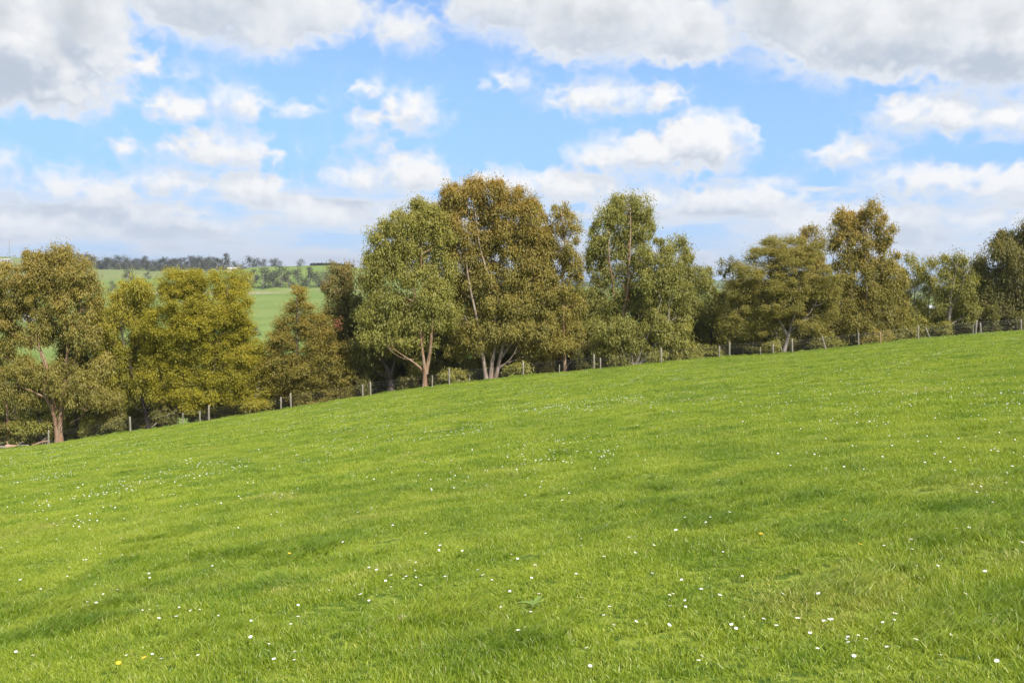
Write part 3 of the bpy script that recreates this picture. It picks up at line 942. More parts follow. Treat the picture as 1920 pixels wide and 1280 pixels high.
tree(EU, 'narrow grey-green gum with a thin pinkish trunk behind the fence, right of the tallest tree', 'tree', 80, (1060, 697),
     [dict(r=.18, p=[(1060, 697), (1058, 660), (1056, 610), (1055, 540), (1058, 450), (1052, 400)]), dict(r=.06, p=[(1060, 685), (1048, 665), (1038, 645)]), dict(r=.05, p=[(1062, 688), (1075, 672), (1085, 660)])],
     [(1050, 395, 22, 20), (1068, 425, 26, 24), (1040, 440, 26, 24), (1070, 470, 24, 26), (1045, 490, 28, 28), (1072, 520, 26, 30), (1040, 540, 28, 26), (1065, 570, 34, 28), (1045, 600, 30, 26),
      (1075, 615, 28, 28), (1050, 645, 30, 20), (1030, 470, 20, 30), (1085, 500, 14, 26), (1082, 580, 16, 26), (1055, 545, 26, 20), (1080, 655, 22, 16), (1030, 655, 20, 16)],
     leaf='bronze', bark='tan', seed=14, group=GF, flush=(.1, .4), tone=.5, style='slim', extra=dict(n=230))
tree(EU, 'tall grey-green gum with a splintered orange scar half way up its trunk', 'tree', 82, (1168, 690),
     [dict(r=.22, p=[(1168, 690), (1167, 640), (1166, 590), (1174, 545), (1180, 480), (1178, 400)]), dict(r=.12, p=[(1166, 610), (1150, 560), (1140, 480), (1140, 430)]),
      dict(r=.12, p=[(1174, 545), (1200, 480), (1205, 410)]), dict(r=.06, p=[(1166, 600), (1150, 575), (1138, 548)]), dict(r=.06, p=[(1165, 640), (1140, 600), (1125, 570)])],
     [(1170, 385, 28, 24), (1198, 395, 26, 30), (1142, 410, 26, 26), (1122, 445, 24, 28), (1165, 430, 34, 28), (1208, 435, 26, 30), (1145, 470, 30, 26), (1190, 475, 34, 28), (1120, 500, 22, 28),
      (1160, 515, 30, 26), (1205, 515, 30, 26), (1125, 550, 20, 26), (1150, 560, 26, 24), (1195, 560, 30, 24), (1140, 600, 26, 22), (1105, 470, 12, 24), (1110, 620, 20, 24)],
     leaf='green', bark='tan', seed=15, group=GF, flush=(.0, .25), tone=.55)
sc_b = MB()
_p = W(1175, 545, 81.6); _root = TREES[-1]
for _k in range(7):
    _o = np.array([_rs.normal(0, .08), 0, 0]); _t = np.array([_rs.normal(0, .28), -.1, .55 + _rs.rand() * .4])
    sc_b.tube([_p + _o - (0, 0, .9), _p + _o, _p + _o + _t], [.10, .075, .01], 5)
sc_b.V = [v - np.array(_root.location) for v in sc_b.V]
tag(sc_b.obj('broken_limb', bark_material('split_wood', (.50, .21, .10), (.42, .16, .08), (.30, .12, .06)), _root), 'splintered orange broken limb')
tree('bushy_gum', 'broad bushy green gum with stems fanning from the ground, right of the scarred gum', 'tree', 79, (1195, 685),
     [dict(r=.14, p=[(1190, 685), (1205, 650), (1222, 610), (1235, 560)]), dict(r=.12, p=[(1196, 685), (1225, 650), (1250, 610), (1255, 550)]), dict(r=.12, p=[(1186, 685), (1182, 650), (1185, 610)]),
      dict(r=.1, p=[(1182, 685), (1165, 650), (1150, 625)])],
     [(1232, 475, 28, 26), (1250, 505, 32, 28), (1225, 530, 30, 26), (1265, 545, 30, 28), (1240, 570, 34, 26), (1275, 590, 28, 28), (1225, 605, 30, 22), (1262, 625, 34, 26), (1150, 620, 36, 28),
      (1130, 650, 30, 22), (1185, 640, 30, 26), (1215, 650, 32, 22), (1165, 668, 36, 14), (1275, 650, 30, 20), (1235, 668, 36, 12)],
     leaf='green', bark='grey', seed=16, group=GF, flush=(.1, .3), tone=.55, extra=dict(cr=.7))
tree(EU, 'narrow dark gum with a rounded tip, left of the dip in the treeline', 'tree', 83, (1310, 676),
     [dict(r=.16, p=[(1310, 676), (1300, 620), (1288, 540), (1278, 470)])],
     [(1277, 462, 18, 18), (1285, 490, 22, 24), (1278, 520, 24, 26), (1300, 530, 22, 30), (1290, 570, 28, 30), (1310, 600, 26, 30), (1300, 640, 30, 26)],
     leaf='green', bark='dark', seed=17, group=GF, flush=(.1, .35), tone=.3)
tree(EU, 'short bushy gum filling the dip in the treeline, left of the feathery spreading tree', 'tree', 84, (1335, 672),
     [dict(r=.12, p=[(1335, 672), (1332, 620), (1330, 560)])],
     [(1328, 518, 16, 16), (1320, 545, 24, 22), (1345, 560, 22, 24), (1325, 590, 30, 28), (1345, 625, 28, 28), (1325, 650, 26, 18)], leaf='green', bark='dark', seed=18, group=GF, flush=(.05, .25), tone=.35)
tree(EU, 'open-crowned dark gum peeping over the left side of the feathery spreading tree', 'tree', 90, (1380, 672),
     [dict(r=.15, p=[(1380, 672), (1378, 600), (1374, 520), (1370, 490)])],
     [(1368, 492, 20, 12), (1390, 498, 18, 12), (1360, 515, 16, 14), (1382, 530, 22, 18), (1365, 545, 18, 16)], leaf='dark', bark='dark', seed=19, group=GF, dens=.65, tone=.6, style='slim')
tree('tea_tree', 'feathery tan-olive spreading tree in flat layers with a leaning trunk at the fence', 'tree', 78.5, (1468, 664),
     [dict(r=.17, p=[(1468, 664), (1473, 645), (1478, 630), (1485, 600), (1495, 560), (1490, 510)]), dict(r=.11, p=[(1477, 632), (1464, 605), (1440, 570), (1430, 530)]),
      dict(r=.09, p=[(1480, 622), (1500, 605), (1520, 580), (1530, 550)]), dict(r=.07, p=[(1467, 662), (1462, 640), (1452, 615)])],
     [(1470, 462, 40, 20), (1505, 475, 34, 22), (1435, 485, 38, 22), (1415, 540, 36, 20), (1455, 575, 44, 18), (1500, 545, 44, 18), (1395, 565, 30, 18), (1530, 575, 36, 18), (1460, 535, 44, 20), (1545, 540, 24, 20), (1400, 600, 36, 16), (1480, 480, 44, 20), (1480, 498, 46, 18), (1400, 510, 30, 18), (1440, 522, 38, 18), (1500, 525, 46, 18), (1540, 520, 24, 18),
      (1380, 545, 30, 20), (1430, 555, 40, 18), (1480, 558, 40, 16), (1530, 560, 40, 20), (1375, 580, 28, 18), (1410, 590, 34, 18), (1555, 548, 18, 16), (1500, 590, 42, 14), (1545, 592, 26, 18),
      (1380, 615, 30, 16), (1420, 622, 34, 14), (1510, 612, 30, 12), (1450, 600, 26, 12)],
     leaf='feather', bark='grey', seed=20, group=GF, style='feather', flush=(.1, .35), tone=.55)
tree(EU, 'thin bronze treetop poking up between the feathery tree and the tall open gum', 'tree', 92, (1530, 668),
     [dict(r=.16, p=[(1530, 668), (1528, 560), (1526, 460)])], [(1524, 436, 18, 10), (1512, 452, 16, 10), (1536, 456, 16, 12), (1526, 480, 22, 16), (1545, 500, 24, 26), (1525, 520, 26, 26)],
     leaf='bronze', bark='grey', seed=21, group=GF, flush=(.3, .5), tone=.3)
tree(EU, 'tall open gum with a broad bronze head on whitish stems, right of the feathery tree', 'tree', 81, (1612, 650),
     [dict(r=.17, p=[(1612, 650), (1614, 610), (1620, 560), (1618, 480), (1622, 410)]), dict(r=.11, p=[(1615, 600), (1640, 550), (1650, 490), (1645, 430)]), dict(r=.11, p=[(1613, 620), (1595, 560), (1588, 490), (1585, 440)]),
      dict(r=.07, p=[(1612, 640), (1585, 600), (1570, 570)]), dict(r=.06, p=[(1618, 585), (1640, 568), (1660, 555)])],
     [(1630, 393, 26, 16), (1600, 405, 28, 18), (1575, 428, 26, 24), (1615, 425, 34, 20), (1650, 425, 22, 26), (1570, 460, 24, 22), (1605, 455, 24, 16), (1660, 460, 20, 22), (1640, 465, 20, 16),
      (1585, 490, 22, 16), (1650, 500, 26, 22), (1680, 495, 18, 26), (1615, 510, 26, 18), (1585, 535, 28, 22), (1640, 540, 32, 24), (1675, 545, 22, 28), (1610, 575, 34, 24), (1655, 585, 32, 26),
      (1580, 590, 24, 26), (1615, 615, 36, 20), (1665, 618, 30, 20), (1570, 625, 26, 18), (1612, 485, 30, 20), (1645, 520, 26, 20), (1580, 512, 26, 22), (1630, 490, 22, 18), (1600, 435, 30, 18), (1625, 555, 30, 20), (1690, 530, 16, 26), (1680, 580, 22, 26), (1600, 600, 30, 20)],
     leaf='bronze', bark='pale', seed=22, group=GF, flush=(.0, .6), tone=.4, dens=.85)
tree(EU, 'slim see-through sapling, the left one of the pair beside the blue gap', 'tree', 82, (1716, 632),
     [dict(r=.07, p=[(1716, 632), (1716, 590), (1714, 540), (1716, 490)]), dict(r=.05, p=[(1706, 633), (1704, 590), (1703, 550)])],
     [(1716, 487, 14, 14), (1708, 508, 14, 14), (1724, 512, 14, 16), (1712, 535, 16, 14), (1702, 560, 12, 14), (1722, 600, 14, 12), (1698, 520, 14, 20), (1704, 590, 16, 16), (1724, 565, 10, 14)], leaf='olive', bark='grey', seed=23, group=GF, style='slim', dens=.7)
tree(EU, 'slim see-through sapling, the right one of the pair beside the blue gap', 'tree', 83, (1741, 630),
     [dict(r=.07, p=[(1741, 630), (1740, 590), (1742, 540), (1742, 500)])],
     [(1742, 498, 10, 14), (1736, 518, 12, 12), (1750, 522, 14, 14), (1744, 545, 16, 14), (1756, 540, 12, 14), (1740, 608, 14, 12), (1752, 570, 12, 20), (1735, 580, 10, 14)], leaf='olive', bark='dark', seed=24, group=GF, style='slim', dens=.8)
tree(EU, 'small twin-topped gum with a pale forked trunk near the paired posts on the right', 'tree', 80, (1778, 626),
     [dict(r=.13, p=[(1778, 626), (1778, 600), (1784, 575), (1790, 550), (1800, 510)]), dict(r=.08, p=[(1778, 598), (1776, 570), (1780, 530), (1780, 490)])],
     [(1781, 487, 18, 16), (1803, 498, 18, 20), (1775, 515, 16, 18), (1795, 525, 24, 20), (1818, 525, 16, 20), (1780, 550, 20, 18), (1808, 555, 26, 20), (1765, 575, 14, 14), (1820, 590, 20, 22),
      (1800, 590, 18, 14), (1790, 505, 20, 18), (1812, 540, 20, 20), (1780, 535, 18, 18), (1795, 575, 22, 18), (1770, 555, 16, 16)],
     leaf='green', bark='grey', seed=25, group=GF, flush=(.1, .4), tone=.5, style='slim', extra=dict(n=230))
tree(EU, 'big dark glossy gum at the right edge of the treeline', 'tree', 80, (1905, 621),
     [dict(r=.24, p=[(1905, 621), (1903, 580), (1900, 520), (1905, 460)]), dict(r=.12, p=[(1903, 590), (1880, 550), (1870, 500)]), dict(r=.06, p=[(1915, 585), (1900, 580), (1885, 582)])],
     [(1925, 432, 24, 16), (1955, 430, 36, 24), (1895, 452, 28, 20), (1935, 465, 36, 24), (1865, 472, 26, 20), (1900, 490, 36, 22), (1950, 500, 36, 28), (1845, 500, 20, 22), (1870, 520, 30, 22),
      (1915, 530, 36, 24), (1850, 545, 22, 22), (1885, 560, 34, 22), (1935, 565, 36, 24), (1855, 585, 24, 20), (1900, 595, 36, 16), (1950, 595, 36, 18), (1990, 470, 30, 50), (1985, 560, 30, 40)],
     leaf='dark', bark='dark', seed=26, group=GF, flush=(.05, .35), tone=.5, dens=1.35)

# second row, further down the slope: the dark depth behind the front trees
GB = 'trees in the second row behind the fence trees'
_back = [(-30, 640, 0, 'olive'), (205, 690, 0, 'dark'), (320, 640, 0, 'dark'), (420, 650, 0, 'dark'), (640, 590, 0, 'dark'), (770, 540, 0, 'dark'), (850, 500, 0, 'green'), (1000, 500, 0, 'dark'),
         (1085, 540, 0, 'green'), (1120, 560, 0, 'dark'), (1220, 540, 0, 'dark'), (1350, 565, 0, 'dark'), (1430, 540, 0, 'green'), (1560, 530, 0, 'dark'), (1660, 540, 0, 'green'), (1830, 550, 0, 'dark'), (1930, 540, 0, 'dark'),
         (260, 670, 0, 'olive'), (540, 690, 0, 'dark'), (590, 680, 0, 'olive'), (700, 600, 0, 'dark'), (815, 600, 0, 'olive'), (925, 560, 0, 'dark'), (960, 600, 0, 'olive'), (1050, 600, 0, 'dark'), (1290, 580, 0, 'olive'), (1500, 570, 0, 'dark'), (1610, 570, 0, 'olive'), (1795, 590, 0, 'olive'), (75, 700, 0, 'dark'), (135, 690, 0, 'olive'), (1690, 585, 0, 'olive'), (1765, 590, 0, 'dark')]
_between = ['behind the far-left stems', 'behind the dark trunk and the rounded olive tree', 'behind the left half of the golden wattle', 'behind the right half of the golden wattle',
            'between the cone-shaped tree and the dark bronze gum', 'deep behind the forks of the big pale-stemmed gum', 'left behind the bronze-domed tallest tree', 'right behind the bronze-domed tallest tree',
            'behind the pinkish thin trunk', 'in the dark gap before the scarred gum', 'behind the scarred gum and its bushy neighbour', 'under the dip in the treeline',
            'behind the leaning trunk of the feathery tree', 'between the feathery tree and the tall open gum', 'behind the tall open bronze gum', 'right of the twin-topped small gum', 'behind the big dark gum at the right edge',
            'between the rounded olive tree and the golden wattle', 'behind the left of the cone-shaped tree', 'behind the right of the cone-shaped tree', 'behind the black trunk', 'right of the pale forked stems',
            'straight behind the stem cluster of the tallest tree', 'right of the stem cluster of the tallest tree', 'left of the thin pinkish trunk', 'behind the narrow dark gum', 'behind the right layers of the feathery tree',
            'behind the whitish stems of the tall open gum', 'behind the twin-topped small gum',
            'between the reddish stems and the stripped trunk on the left', 'straight behind the stripped red-brown trunk', 'left of the sapling pair', 'right of the sapling pair']
for _i, (_x, _top, _q, _lf) in enumerate(_back):
    _rs = np.random.RandomState(100 + _i)
    _Y = 90 + 7 * _rs.rand()
    _X = W(_x, 600, _Y)[0]
    _g = gz(_X, _Y)
    _by = 640 - FPX * math.tan(math.atan2(_g - EYE, _Y) + PITCH)
    _bl = []
    _h = _by - _top
    for _k in range(13):
        _hf = _rs.rand()
        _bl.append((_x + _rs.normal(0, 26) * (1.1 - .6 * _hf), _by - _h * (.05 + .87 * _hf), 26 + 14 * _rs.rand(), 24 + 10 * _rs.rand()))
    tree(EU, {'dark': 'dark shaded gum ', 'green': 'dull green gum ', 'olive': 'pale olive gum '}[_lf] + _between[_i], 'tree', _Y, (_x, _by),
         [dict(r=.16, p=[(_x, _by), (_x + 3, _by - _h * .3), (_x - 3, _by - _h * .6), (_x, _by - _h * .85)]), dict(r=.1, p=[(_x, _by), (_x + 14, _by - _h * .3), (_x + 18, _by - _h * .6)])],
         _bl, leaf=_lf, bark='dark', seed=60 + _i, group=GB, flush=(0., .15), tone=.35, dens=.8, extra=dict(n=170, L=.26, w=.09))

# understorey shrubs along the fence
GS = 'shrubs growing under the fence trees'
_sh = [(55, 815, 26, 14, 'olive', 'under the far-left gums beside the fallen branches'), (215, 785, 24, 20, 'dark', 'left of the post under the rounded olive tree'), (320, 768, 30, 16, 'dark', 'under the left skirt of the golden wattle'),
       (430, 770, 28, 10, 'olive', 'between the two posts by the golden wattle and the low wattle bush'), (510, 745, 30, 18, 'olive', 'under the left foot of the cone-shaped tree'), (640, 735, 28, 14, 'olive', 'under the right foot of the cone-shaped tree'),
       (680, 720, 22, 16, 'dark', 'left of the black trunk'), (765, 715, 20, 16, 'dark', 'between the black trunk and the pale forked stems'), (850, 706, 26, 12, 'olive', 'between the pale forked stems and the stem cluster of the tallest tree'),
       (874, 694, 18, 14, 'dark', 'just left of the stem cluster of the tallest tree'), (970, 690, 30, 14, 'olive', 'just right of the stem cluster of the tallest tree'), (1020, 680, 26, 16, 'bronze', 'left of the thin pinkish trunk'),
       (1095, 668, 16, 20, 'dark', 'right of the thin pinkish trunk behind the paired posts'), (1290, 660, 30, 14, 'olive', 'right of the bushy gum below the narrow dark gum'), (1340, 655, 26, 14, 'green', 'below the dip in the treeline'),
       (1400, 648, 30, 14, 'dark', 'below the left layers of the feathery tree'), (1440, 645, 20, 14, 'olive', 'touching the leaning trunk of the feathery tree'), (1520, 640, 32, 16, 'dark', 'below the right layers of the feathery tree'),
       (1560, 640, 30, 14, 'olive', 'beside the leaning post left of the tall open gum'), (1640, 630, 34, 18, 'bronze', 'right of the foot of the tall open gum'), (1690, 622, 28, 18, 'olive', 'left of the sapling pair'),
       (1760, 612, 18, 14, 'olive', 'right of the sapling pair in the blue gap'), (1725, 612, 22, 14, 'olive', 'under the left sapling of the pair'), (130, 808, 20, 16, 'dark', 'between the stripped trunk and the dark trunk on the left'), (172, 800, 22, 18, 'olive', 'right of the dark trunk on the left'), (40, 800, 22, 20, 'olive', 'right of the slender reddish stems at the far left'), (1700, 600, 18, 20, 'olive', 'left of the left sapling of the pair'), (1858, 590, 18, 18, 'dark', 'right of the paired posts on the right'), (10, 800, 26, 24, 'dark', 'behind the slender reddish-stemmed gum at the far left'), (85, 795, 22, 22, 'olive', 'left of the stripped red-brown trunk'), (1835, 600, 24, 20, 'dark', 'behind the paired posts on the right'), (1870, 606, 24, 14, 'olive', 'under the left side of the big dark gum'), (1930, 606, 28, 12, 'dark', 'under the right side of the big dark gum'),
       (255, 770, 24, 24, 'olive', 'between the two dark trunks of the rounded olive tree'), (300, 765, 24, 24, 'dark', 'right of the forked dark trunk'), (360, 760, 22, 22, 'dark', 'left of the golden wattle trunk'), (410, 758, 26, 20, 'dark', 'right of the golden wattle trunk'),
       (550, 738, 30, 20, 'dark', 'behind the paired posts under the cone-shaped tree'), (600, 735, 30, 20, 'olive', 'under the middle of the cone-shaped tree'), (710, 705, 22, 24, 'dark', 'behind the black trunk'), (825, 690, 24, 26, 'dark', 'right of the foot of the pale forked stems'),
       (900, 670, 20, 28, 'olive', 'behind the stem cluster of the tallest tree'), (945, 670, 26, 26, 'dark', 'right behind the stem cluster of the tallest tree'), (1000, 670, 26, 24, 'olive', 'below the right skirt of the tallest tree'), (780, 690, 18, 26, 'olive', 'between the black trunk and the forked stems, set further back'),
       (1210, 650, 26, 20, 'green', 'at the foot of the bushy gum'), (1480, 640, 26, 18, 'dark', 'right of the leaning trunk of the feathery tree'), (1600, 625, 30, 22, 'olive', 'behind the foot of the tall open gum'), (1800, 600, 22, 18, 'olive', 'right of the pale forked trunk near the paired posts')]
for _i, (_x, _y, _rx, _ry, _lf, _wh) in enumerate(_sh):
    _rs = np.random.RandomState(200 + _i)
    _Y = (79 if _i < 33 else 83) + 2.5 * _rs.rand()
    _X = W(_x, 600, _Y)[0]
    _by = 640 - FPX * math.tan(math.atan2(gz(_X, _Y) - EYE, _Y) + PITCH)
    _bl = [(_x + _rs.uniform(-.6, .6) * _rx, _y + _rs.uniform(-.5, .6) * _ry, _rx * .6, max(_ry * .6, 9)) for _ in range(4)] + [(_x, (_y + _by) / 2, _rx * .8, max((_by - _y) / 2, 8))]
    tree('shrub', {'dark': 'dark green shrub ', 'olive': 'pale olive shrub ', 'green': 'green leafy shrub ', 'bronze': 'brownish shrub '}[_lf] + _wh, 'shrub', _Y, (_x, _by),
         [dict(r=.035, p=[(_x - 4 + 4 * k, _by), (_x + (k - 1) * _rx * .4, _y), (_x + (k - 1) * _rx * .6, _y - _ry * .6)]) for k in range(3)],
         _bl, style='shrub', leaf=_lf, bark='grey', seed=300 + _i, group=GS, flush=(0, .2), tone=.45)
# ------------------------------------------------------------------ the wire fence
def wood_material(name, a, b):
    m, t = material(name)
    P = t.n('ShaderNodeTexCoord').outputs['Object']
    n1 = t.noise(t.v('MULTIPLY', P, (14, 14, 1.5)), 2., 5., .6)
    c = t.mix(t.ss(n1, .35, .65), a + (1,), b + (1,))
    bs = t.n('ShaderNodeBsdfPrincipled', {'Base Color': c, 'Roughness': .9, 'Specular IOR Level': .2,
                                          'Normal': t.n('ShaderNodeBump', {'Strength': .5, 'Distance': .02, 'Height': n1}).outputs[0]})
    t.n('ShaderNodeOutputMaterial', {0: bs.outputs[0]})
    return m


def plain(name, col, rough=.6, metal=0.):
    m, t = material(name)
    P = t.n('ShaderNodeTexCoord').outputs['Object']
    n = t.noise(P, 2.5, 4., .6)
    c = t.mix(t.ss(n, .3, .7), tuple(x * .8 for x in col) + (1,), col + (1,))
    bs = t.n('ShaderNodeBsdfPrincipled', {'Base Color': c, 'Roughness': rough, 'Metallic': metal})
    t.n('ShaderNodeOutputMaterial', {0: bs.outputs[0]})
    return m


M_POST = wood_material('weathered_post_wood', (.19, .165, .125), (.31, .275, .21))
M_POST2 = wood_material('brown_post_wood', (.24, .15, .08), (.36, .25, .14))
M_WIRE = plain('galvanised_wire', (.38, .37, .35), .45, .6)
POSTS = [  # foot x, top x, top y, foot y, radius, brown, note
    (86, 86, 811, 836, .075, 0, None), (240, 240, 786, 813, .10, 0, 'tall pale post'), (340, 340, 775, 796, .05, 0, None), (372, 372, 770, 790, .08, 0, None), (389, 389, 760, 788, .09, 0, None),
    (525, 525, 747, 769, .08, 0, None), (544, 543, 739, 765, .09, 0, None), (679, 679, 723, 744, .08, 0, None), (694, 693, 718, 742, .09, 0, None),
    (810, 810, 707, 727, .07, 0, None), (842, 842, 693, 722, .09, 0, None), (880, 880, 705, 717, .05, 0, None), (981, 981, 681, 706, .09, 0, None), (1049, 1049, 684, 699, .06, 0, None),
    (1114, 1114, 667, 694, .09, 0, None), (1126, 1126, 674, 693, .08, 0, None), (1240, 1240, 655, 681, .09, 0, None), (1349, 1349, 651, 671, .08, 0, None), (1368, 1368, 645, 670, .09, 0, None),
    (1426, 1426, 650, 664, .05, 0, None), (1450, 1449, 646, 664, .09, 0, None), (1486, 1485, 637, 662, .09, 0, None), (1548, 1541, 632, 656, .075, 0, 'post leaning to the left'),
    (1610, 1609, 624, 648, .075, 0, None), (1651, 1650, 623, 643, .075, 1, 'brownish post'), (1721, 1721, 612, 635, .085, 0, None), (1743, 1735, 616, 634, .07, 0, 'pale post leaning to the left'),
    (1824, 1824, 604, 620, .05, 0, None), (1829, 1830, 600, 624, .085, 0, None), (1838, 1837, 604, 624, .085, 0, None), (1914, 1913, 597, 618, .075, 0, None),
    (-60, -60, 832, 858, .09, 0, None), (-190, -190, 856, 884, .09, 0, None), (2030, 2030, 584, 608, .085, 0, None), (2150, 2150, 572, 598, .085, 0, None)]


def build_fence():
    rs = np.random.RandomState(2)
    fx = W(960, 700, FY)[0]
    root = empty('wire_fence', (fx, float(fence_y(fx)), gz(fx, float(fence_y(fx)))),
                 'farm fence of weathered grey wooden posts and thin wires along the paddock edge', 'fence')
    L = np.array(root.location)
    for xf, xt, yt, yf, r, br, note in POSTS:
        x = W(xf, yf, FY)[0]
        y = float(fence_y(x))
        x = (xf - 960) / FPX * y / math.cos(PITCH)
        z = gz(x, y)
        h = max((yf - yt) * y / FPX * 1.08, .6)
        lean = (xt - xf) * y / FPX
        mb = MB()
        k = 9
        zz = np.array([-.35, 0, h * .5, h - .02, h])
        rr = .84 * r * np.array([1.02, 1.03, 1., .96, .80])
        pts = np.stack([x + lean * np.clip(zz / h, -.3, 1) + rs.normal(0, .006, 5), np.full(5, y) + rs.normal(0, .006, 5), z + zz], 1) - L
        mb.tube(pts, rr, k)
        o = mb.obj('post', M_POST2 if br else M_POST, root)
        if note:
            o['label'] = note
    xs = np.linspace(-74, 74, 240)
    ys = fence_y(xs)
    zs = ground_z(xs, ys)
    # ground line smoothed: wires run straight from post to post
    px = np.arange(-74, 75, 4.2)
    zs = np.interp(xs, px, ground_z(px, fence_y(px)))
    for i, (hh, rad) in enumerate([(.16, .0025), (.34, .0025), (.52, .0025), (.70, .003), (.86, .003), (1.02, .0036)]):
        mb = MB()
        sag = -.02 * np.abs(np.sin(xs * .75 + i)) + rs.normal(0, .008, len(xs))
        mb.tube(np.stack([xs, ys - .10, zs + hh + sag], 1) - L, rad, 4, cap=False)
        mb.obj('wire', M_WIRE, root)


build_fence()

# fallen timber at the left end of the fence
def fallen(label, pts, rad, bark, name='fallen_branch', side=()):
    P = []
    for a, b, Y in pts:
        w = W(a, b, Y)
        P.append(w)
    base = P[0].copy()
    base[2] = gz(base[0], base[1])
    mb = MB()
    rs = np.random.RandomState(len(label))
    q = resample(P, 14, rs, .06)
    gr = ground_z(q[:, 0], q[:, 1]) + rad * .7
    q[:, 2] = np.maximum(q[:, 2], gr)
    mb.tube(q - base, rad * (1 - .6 * np.linspace(0, 1, 14)), 8)
    for a, b, c in side:
        o = q[a]
        mb.tube(np.array([o, o + np.array(b) * .5 + (0, 0, .08), o + np.array(b)]) - base, [c, c * .7, c * .2], 5)
    o = mb.obj(name, BARK[bark])
    o.location = base
    return tag(o, label, 'fallen branch', 'fallen timber under the left fence trees')


fallen('long grey fallen log lying along the fence at the far left corner', [(-30, 838, 78.5), (10, 838, 78.4), (55, 842, 78.2)], .16, 'grey', side=[(4, (.5, -.2, .5), .05), (9, (.8, .1, .4), .05)])
fallen('short red-brown broken stump end beside the red-trunked gum', [(12, 846, 77.6), (22, 843, 77.6), (32, 844, 77.7)], .22, 'red', side=[(3, (-.2, 0, .5), .05)])
fallen('pale brown bark-stripped branch lying left of the leftmost tall post', [(60, 836, 77.8), (78, 828, 78.), (92, 826, 78.3)], .12, 'tan', side=[(7, (.5, 0, .4), .04)])
fallen('dark arching fallen limb behind the leftmost small post', [(45, 822, 80), (62, 806, 80.2), (78, 803, 80.3), (84, 822, 80.3)], .14, 'dark')
fallen('bare thin branch arching low behind the fence under the golden wattle', [(285, 800, 78.6), (310, 780, 78.8), (340, 766, 79.0)], .06, 'grey')

# ------------------------------------------------------------------ far country
def far_tree_mesh(name, leaf, w, h, n, seed, trunk=.10, cone=False, size=.8, lump=9):
    rs = np.random.RandomState(seed)
    mb = MB(); tb = MB()
    tb.tube([(0, 0, -.6), (0, 0, h * .3), (.1 * w, 0, h * .75)], [.3, .24, .06], 5)
    C, R = [], []
    for i in range(lump):
        s = (i + .5) / lump
        if cone:
            zc = h * (.06 + .9 * s); rr = w / 2 * (1.05 - s)
            C.append((0, 0, zc)); R.append(max(rr, .3))
        else:
            zc = h * (trunk + (.92 - trunk) * s * .95)
            k = w * .32 * math.sqrt(max(.05, 1 - (2 * s - .75) ** 2))
            th = rs.rand() * 6.28
            C.append((k * math.cos(th), k * math.sin(th), zc)); R.append(w * (.23 + .10 * rs.rand()))
    C, R = np.array(C), np.array(R)
    for k in range(lump):
        tb.tube([(0, 0, h * .2), C[k] * np.array([.6, .6, .85]), C[k]], [.1, .06, .02], 4)
    leaves(mb, rs, C, R, .75 if not cone else .5, n // lump, size, size * .55, .1 if not cone else .35, .25, .45 + .2 * rs.randn(lump), rs.rand(lump) * .5)
    return mb.mesh('crown', LEAF[leaf], smooth=False), tb.mesh('trunk', BARK['grey'])


FARM = [far_tree_mesh('far_gum', 'distant', 11, 13, 1300, 1), far_tree_mesh('far_gum', 'distant', 13, 12, 1400, 2, lump=11), far_tree_mesh('far_gum', 'distant', 9, 15, 1150, 3, trunk=.16),
        far_tree_mesh('far_gum', 'distant', 15, 11, 1500, 4, lump=12, trunk=.05), far_tree_mesh('far_conifer', 'conifer', 9, 13, 900, 5, cone=True, lump=12, size=1.1),
        far_tree_mesh('far_gum', 'distant', 10, 12, 1100, 6, trunk=.12)]


def far_tree(px, Y, k, s, label, group, sx=1., name='distant_tree', q=None):
    s = s * (1.62 if 860 < Y < 900 else 1.36 if Y > 1250 else 1.5 if Y > 1050 else 1.25 if Y > 800 else 1.)
    X = (px - 960) / FPX * Y / math.cos(PITCH)
    root = empty(name, (X, Y, gz(X, Y) - .2), label, 'tree', group)
    rs = np.random.RandomState(int(px) * 3 + int(Y))
    root.rotation_euler = (0, 0, rs.rand() * 6.28)
    root.scale = (s * sx, s * sx, s)
    for nm, me in (('crown', FARM[k][0]), ('trunk', FARM[k][1])):
        o = bpy.data.objects.new(nm, me)
        COL.objects.link(o)
        o.parent = root
    return root


G1 = 'trees in the row across the far green paddock'
for _i, (_x, _k, _s, _sx, _l) in enumerate([
        (440, 1, .75, 1., 'low grey tree at the left end of the far tree row, by the golden wattle'), (457, 0, .85, .9, 'small grey tree second from the left end of the far tree row'),
        (477, 2, .82, 1., 'slim grey tree just right of the gap in the far tree row'), (495, 0, 1.10, 1., 'tallest rounded tree of the far row, right of the slim one'),
        (513, 1, .86, .9, 'low spreading tree between the two tallest of the far row'), (529, 0, 1.05, 1., 'second tallest tree, in the middle of the far row'),
        (543, 5, .92, .9, 'dark bushy tree right of the middle of the far row'), (560, 1, 1.0, .9, 'broad brownish tree over the tip of the cone-shaped tree'),
        (581, 2, .85, 1.1, 'dark green tree right of the second gap in the far row'), (594, 1, .84, .9, 'grey tree near the right end of the far row'), (610, 3, .9, .8, 'last grey tree at the right end of the far row'),
        (626, 0, .9, .9, 'far row tree half hidden by the dark bronze gum')]):
    far_tree(_x, 880 + (_i % 3) * 6, _k, _s, _l, G1, _sx)
G2 = 'trees along the skyline of the far hills'
_rsk = [(388, 1, .8), (410, 2, .9), (426, 2, 1.25), (440, 0, .75), (455, 3, .6), (470, 1, 1.2), (484, 0, .8), (497, 5, .85), (511, 0, .85), (521, 1, .75), (533, 3, .3), (541, 3, .22)]
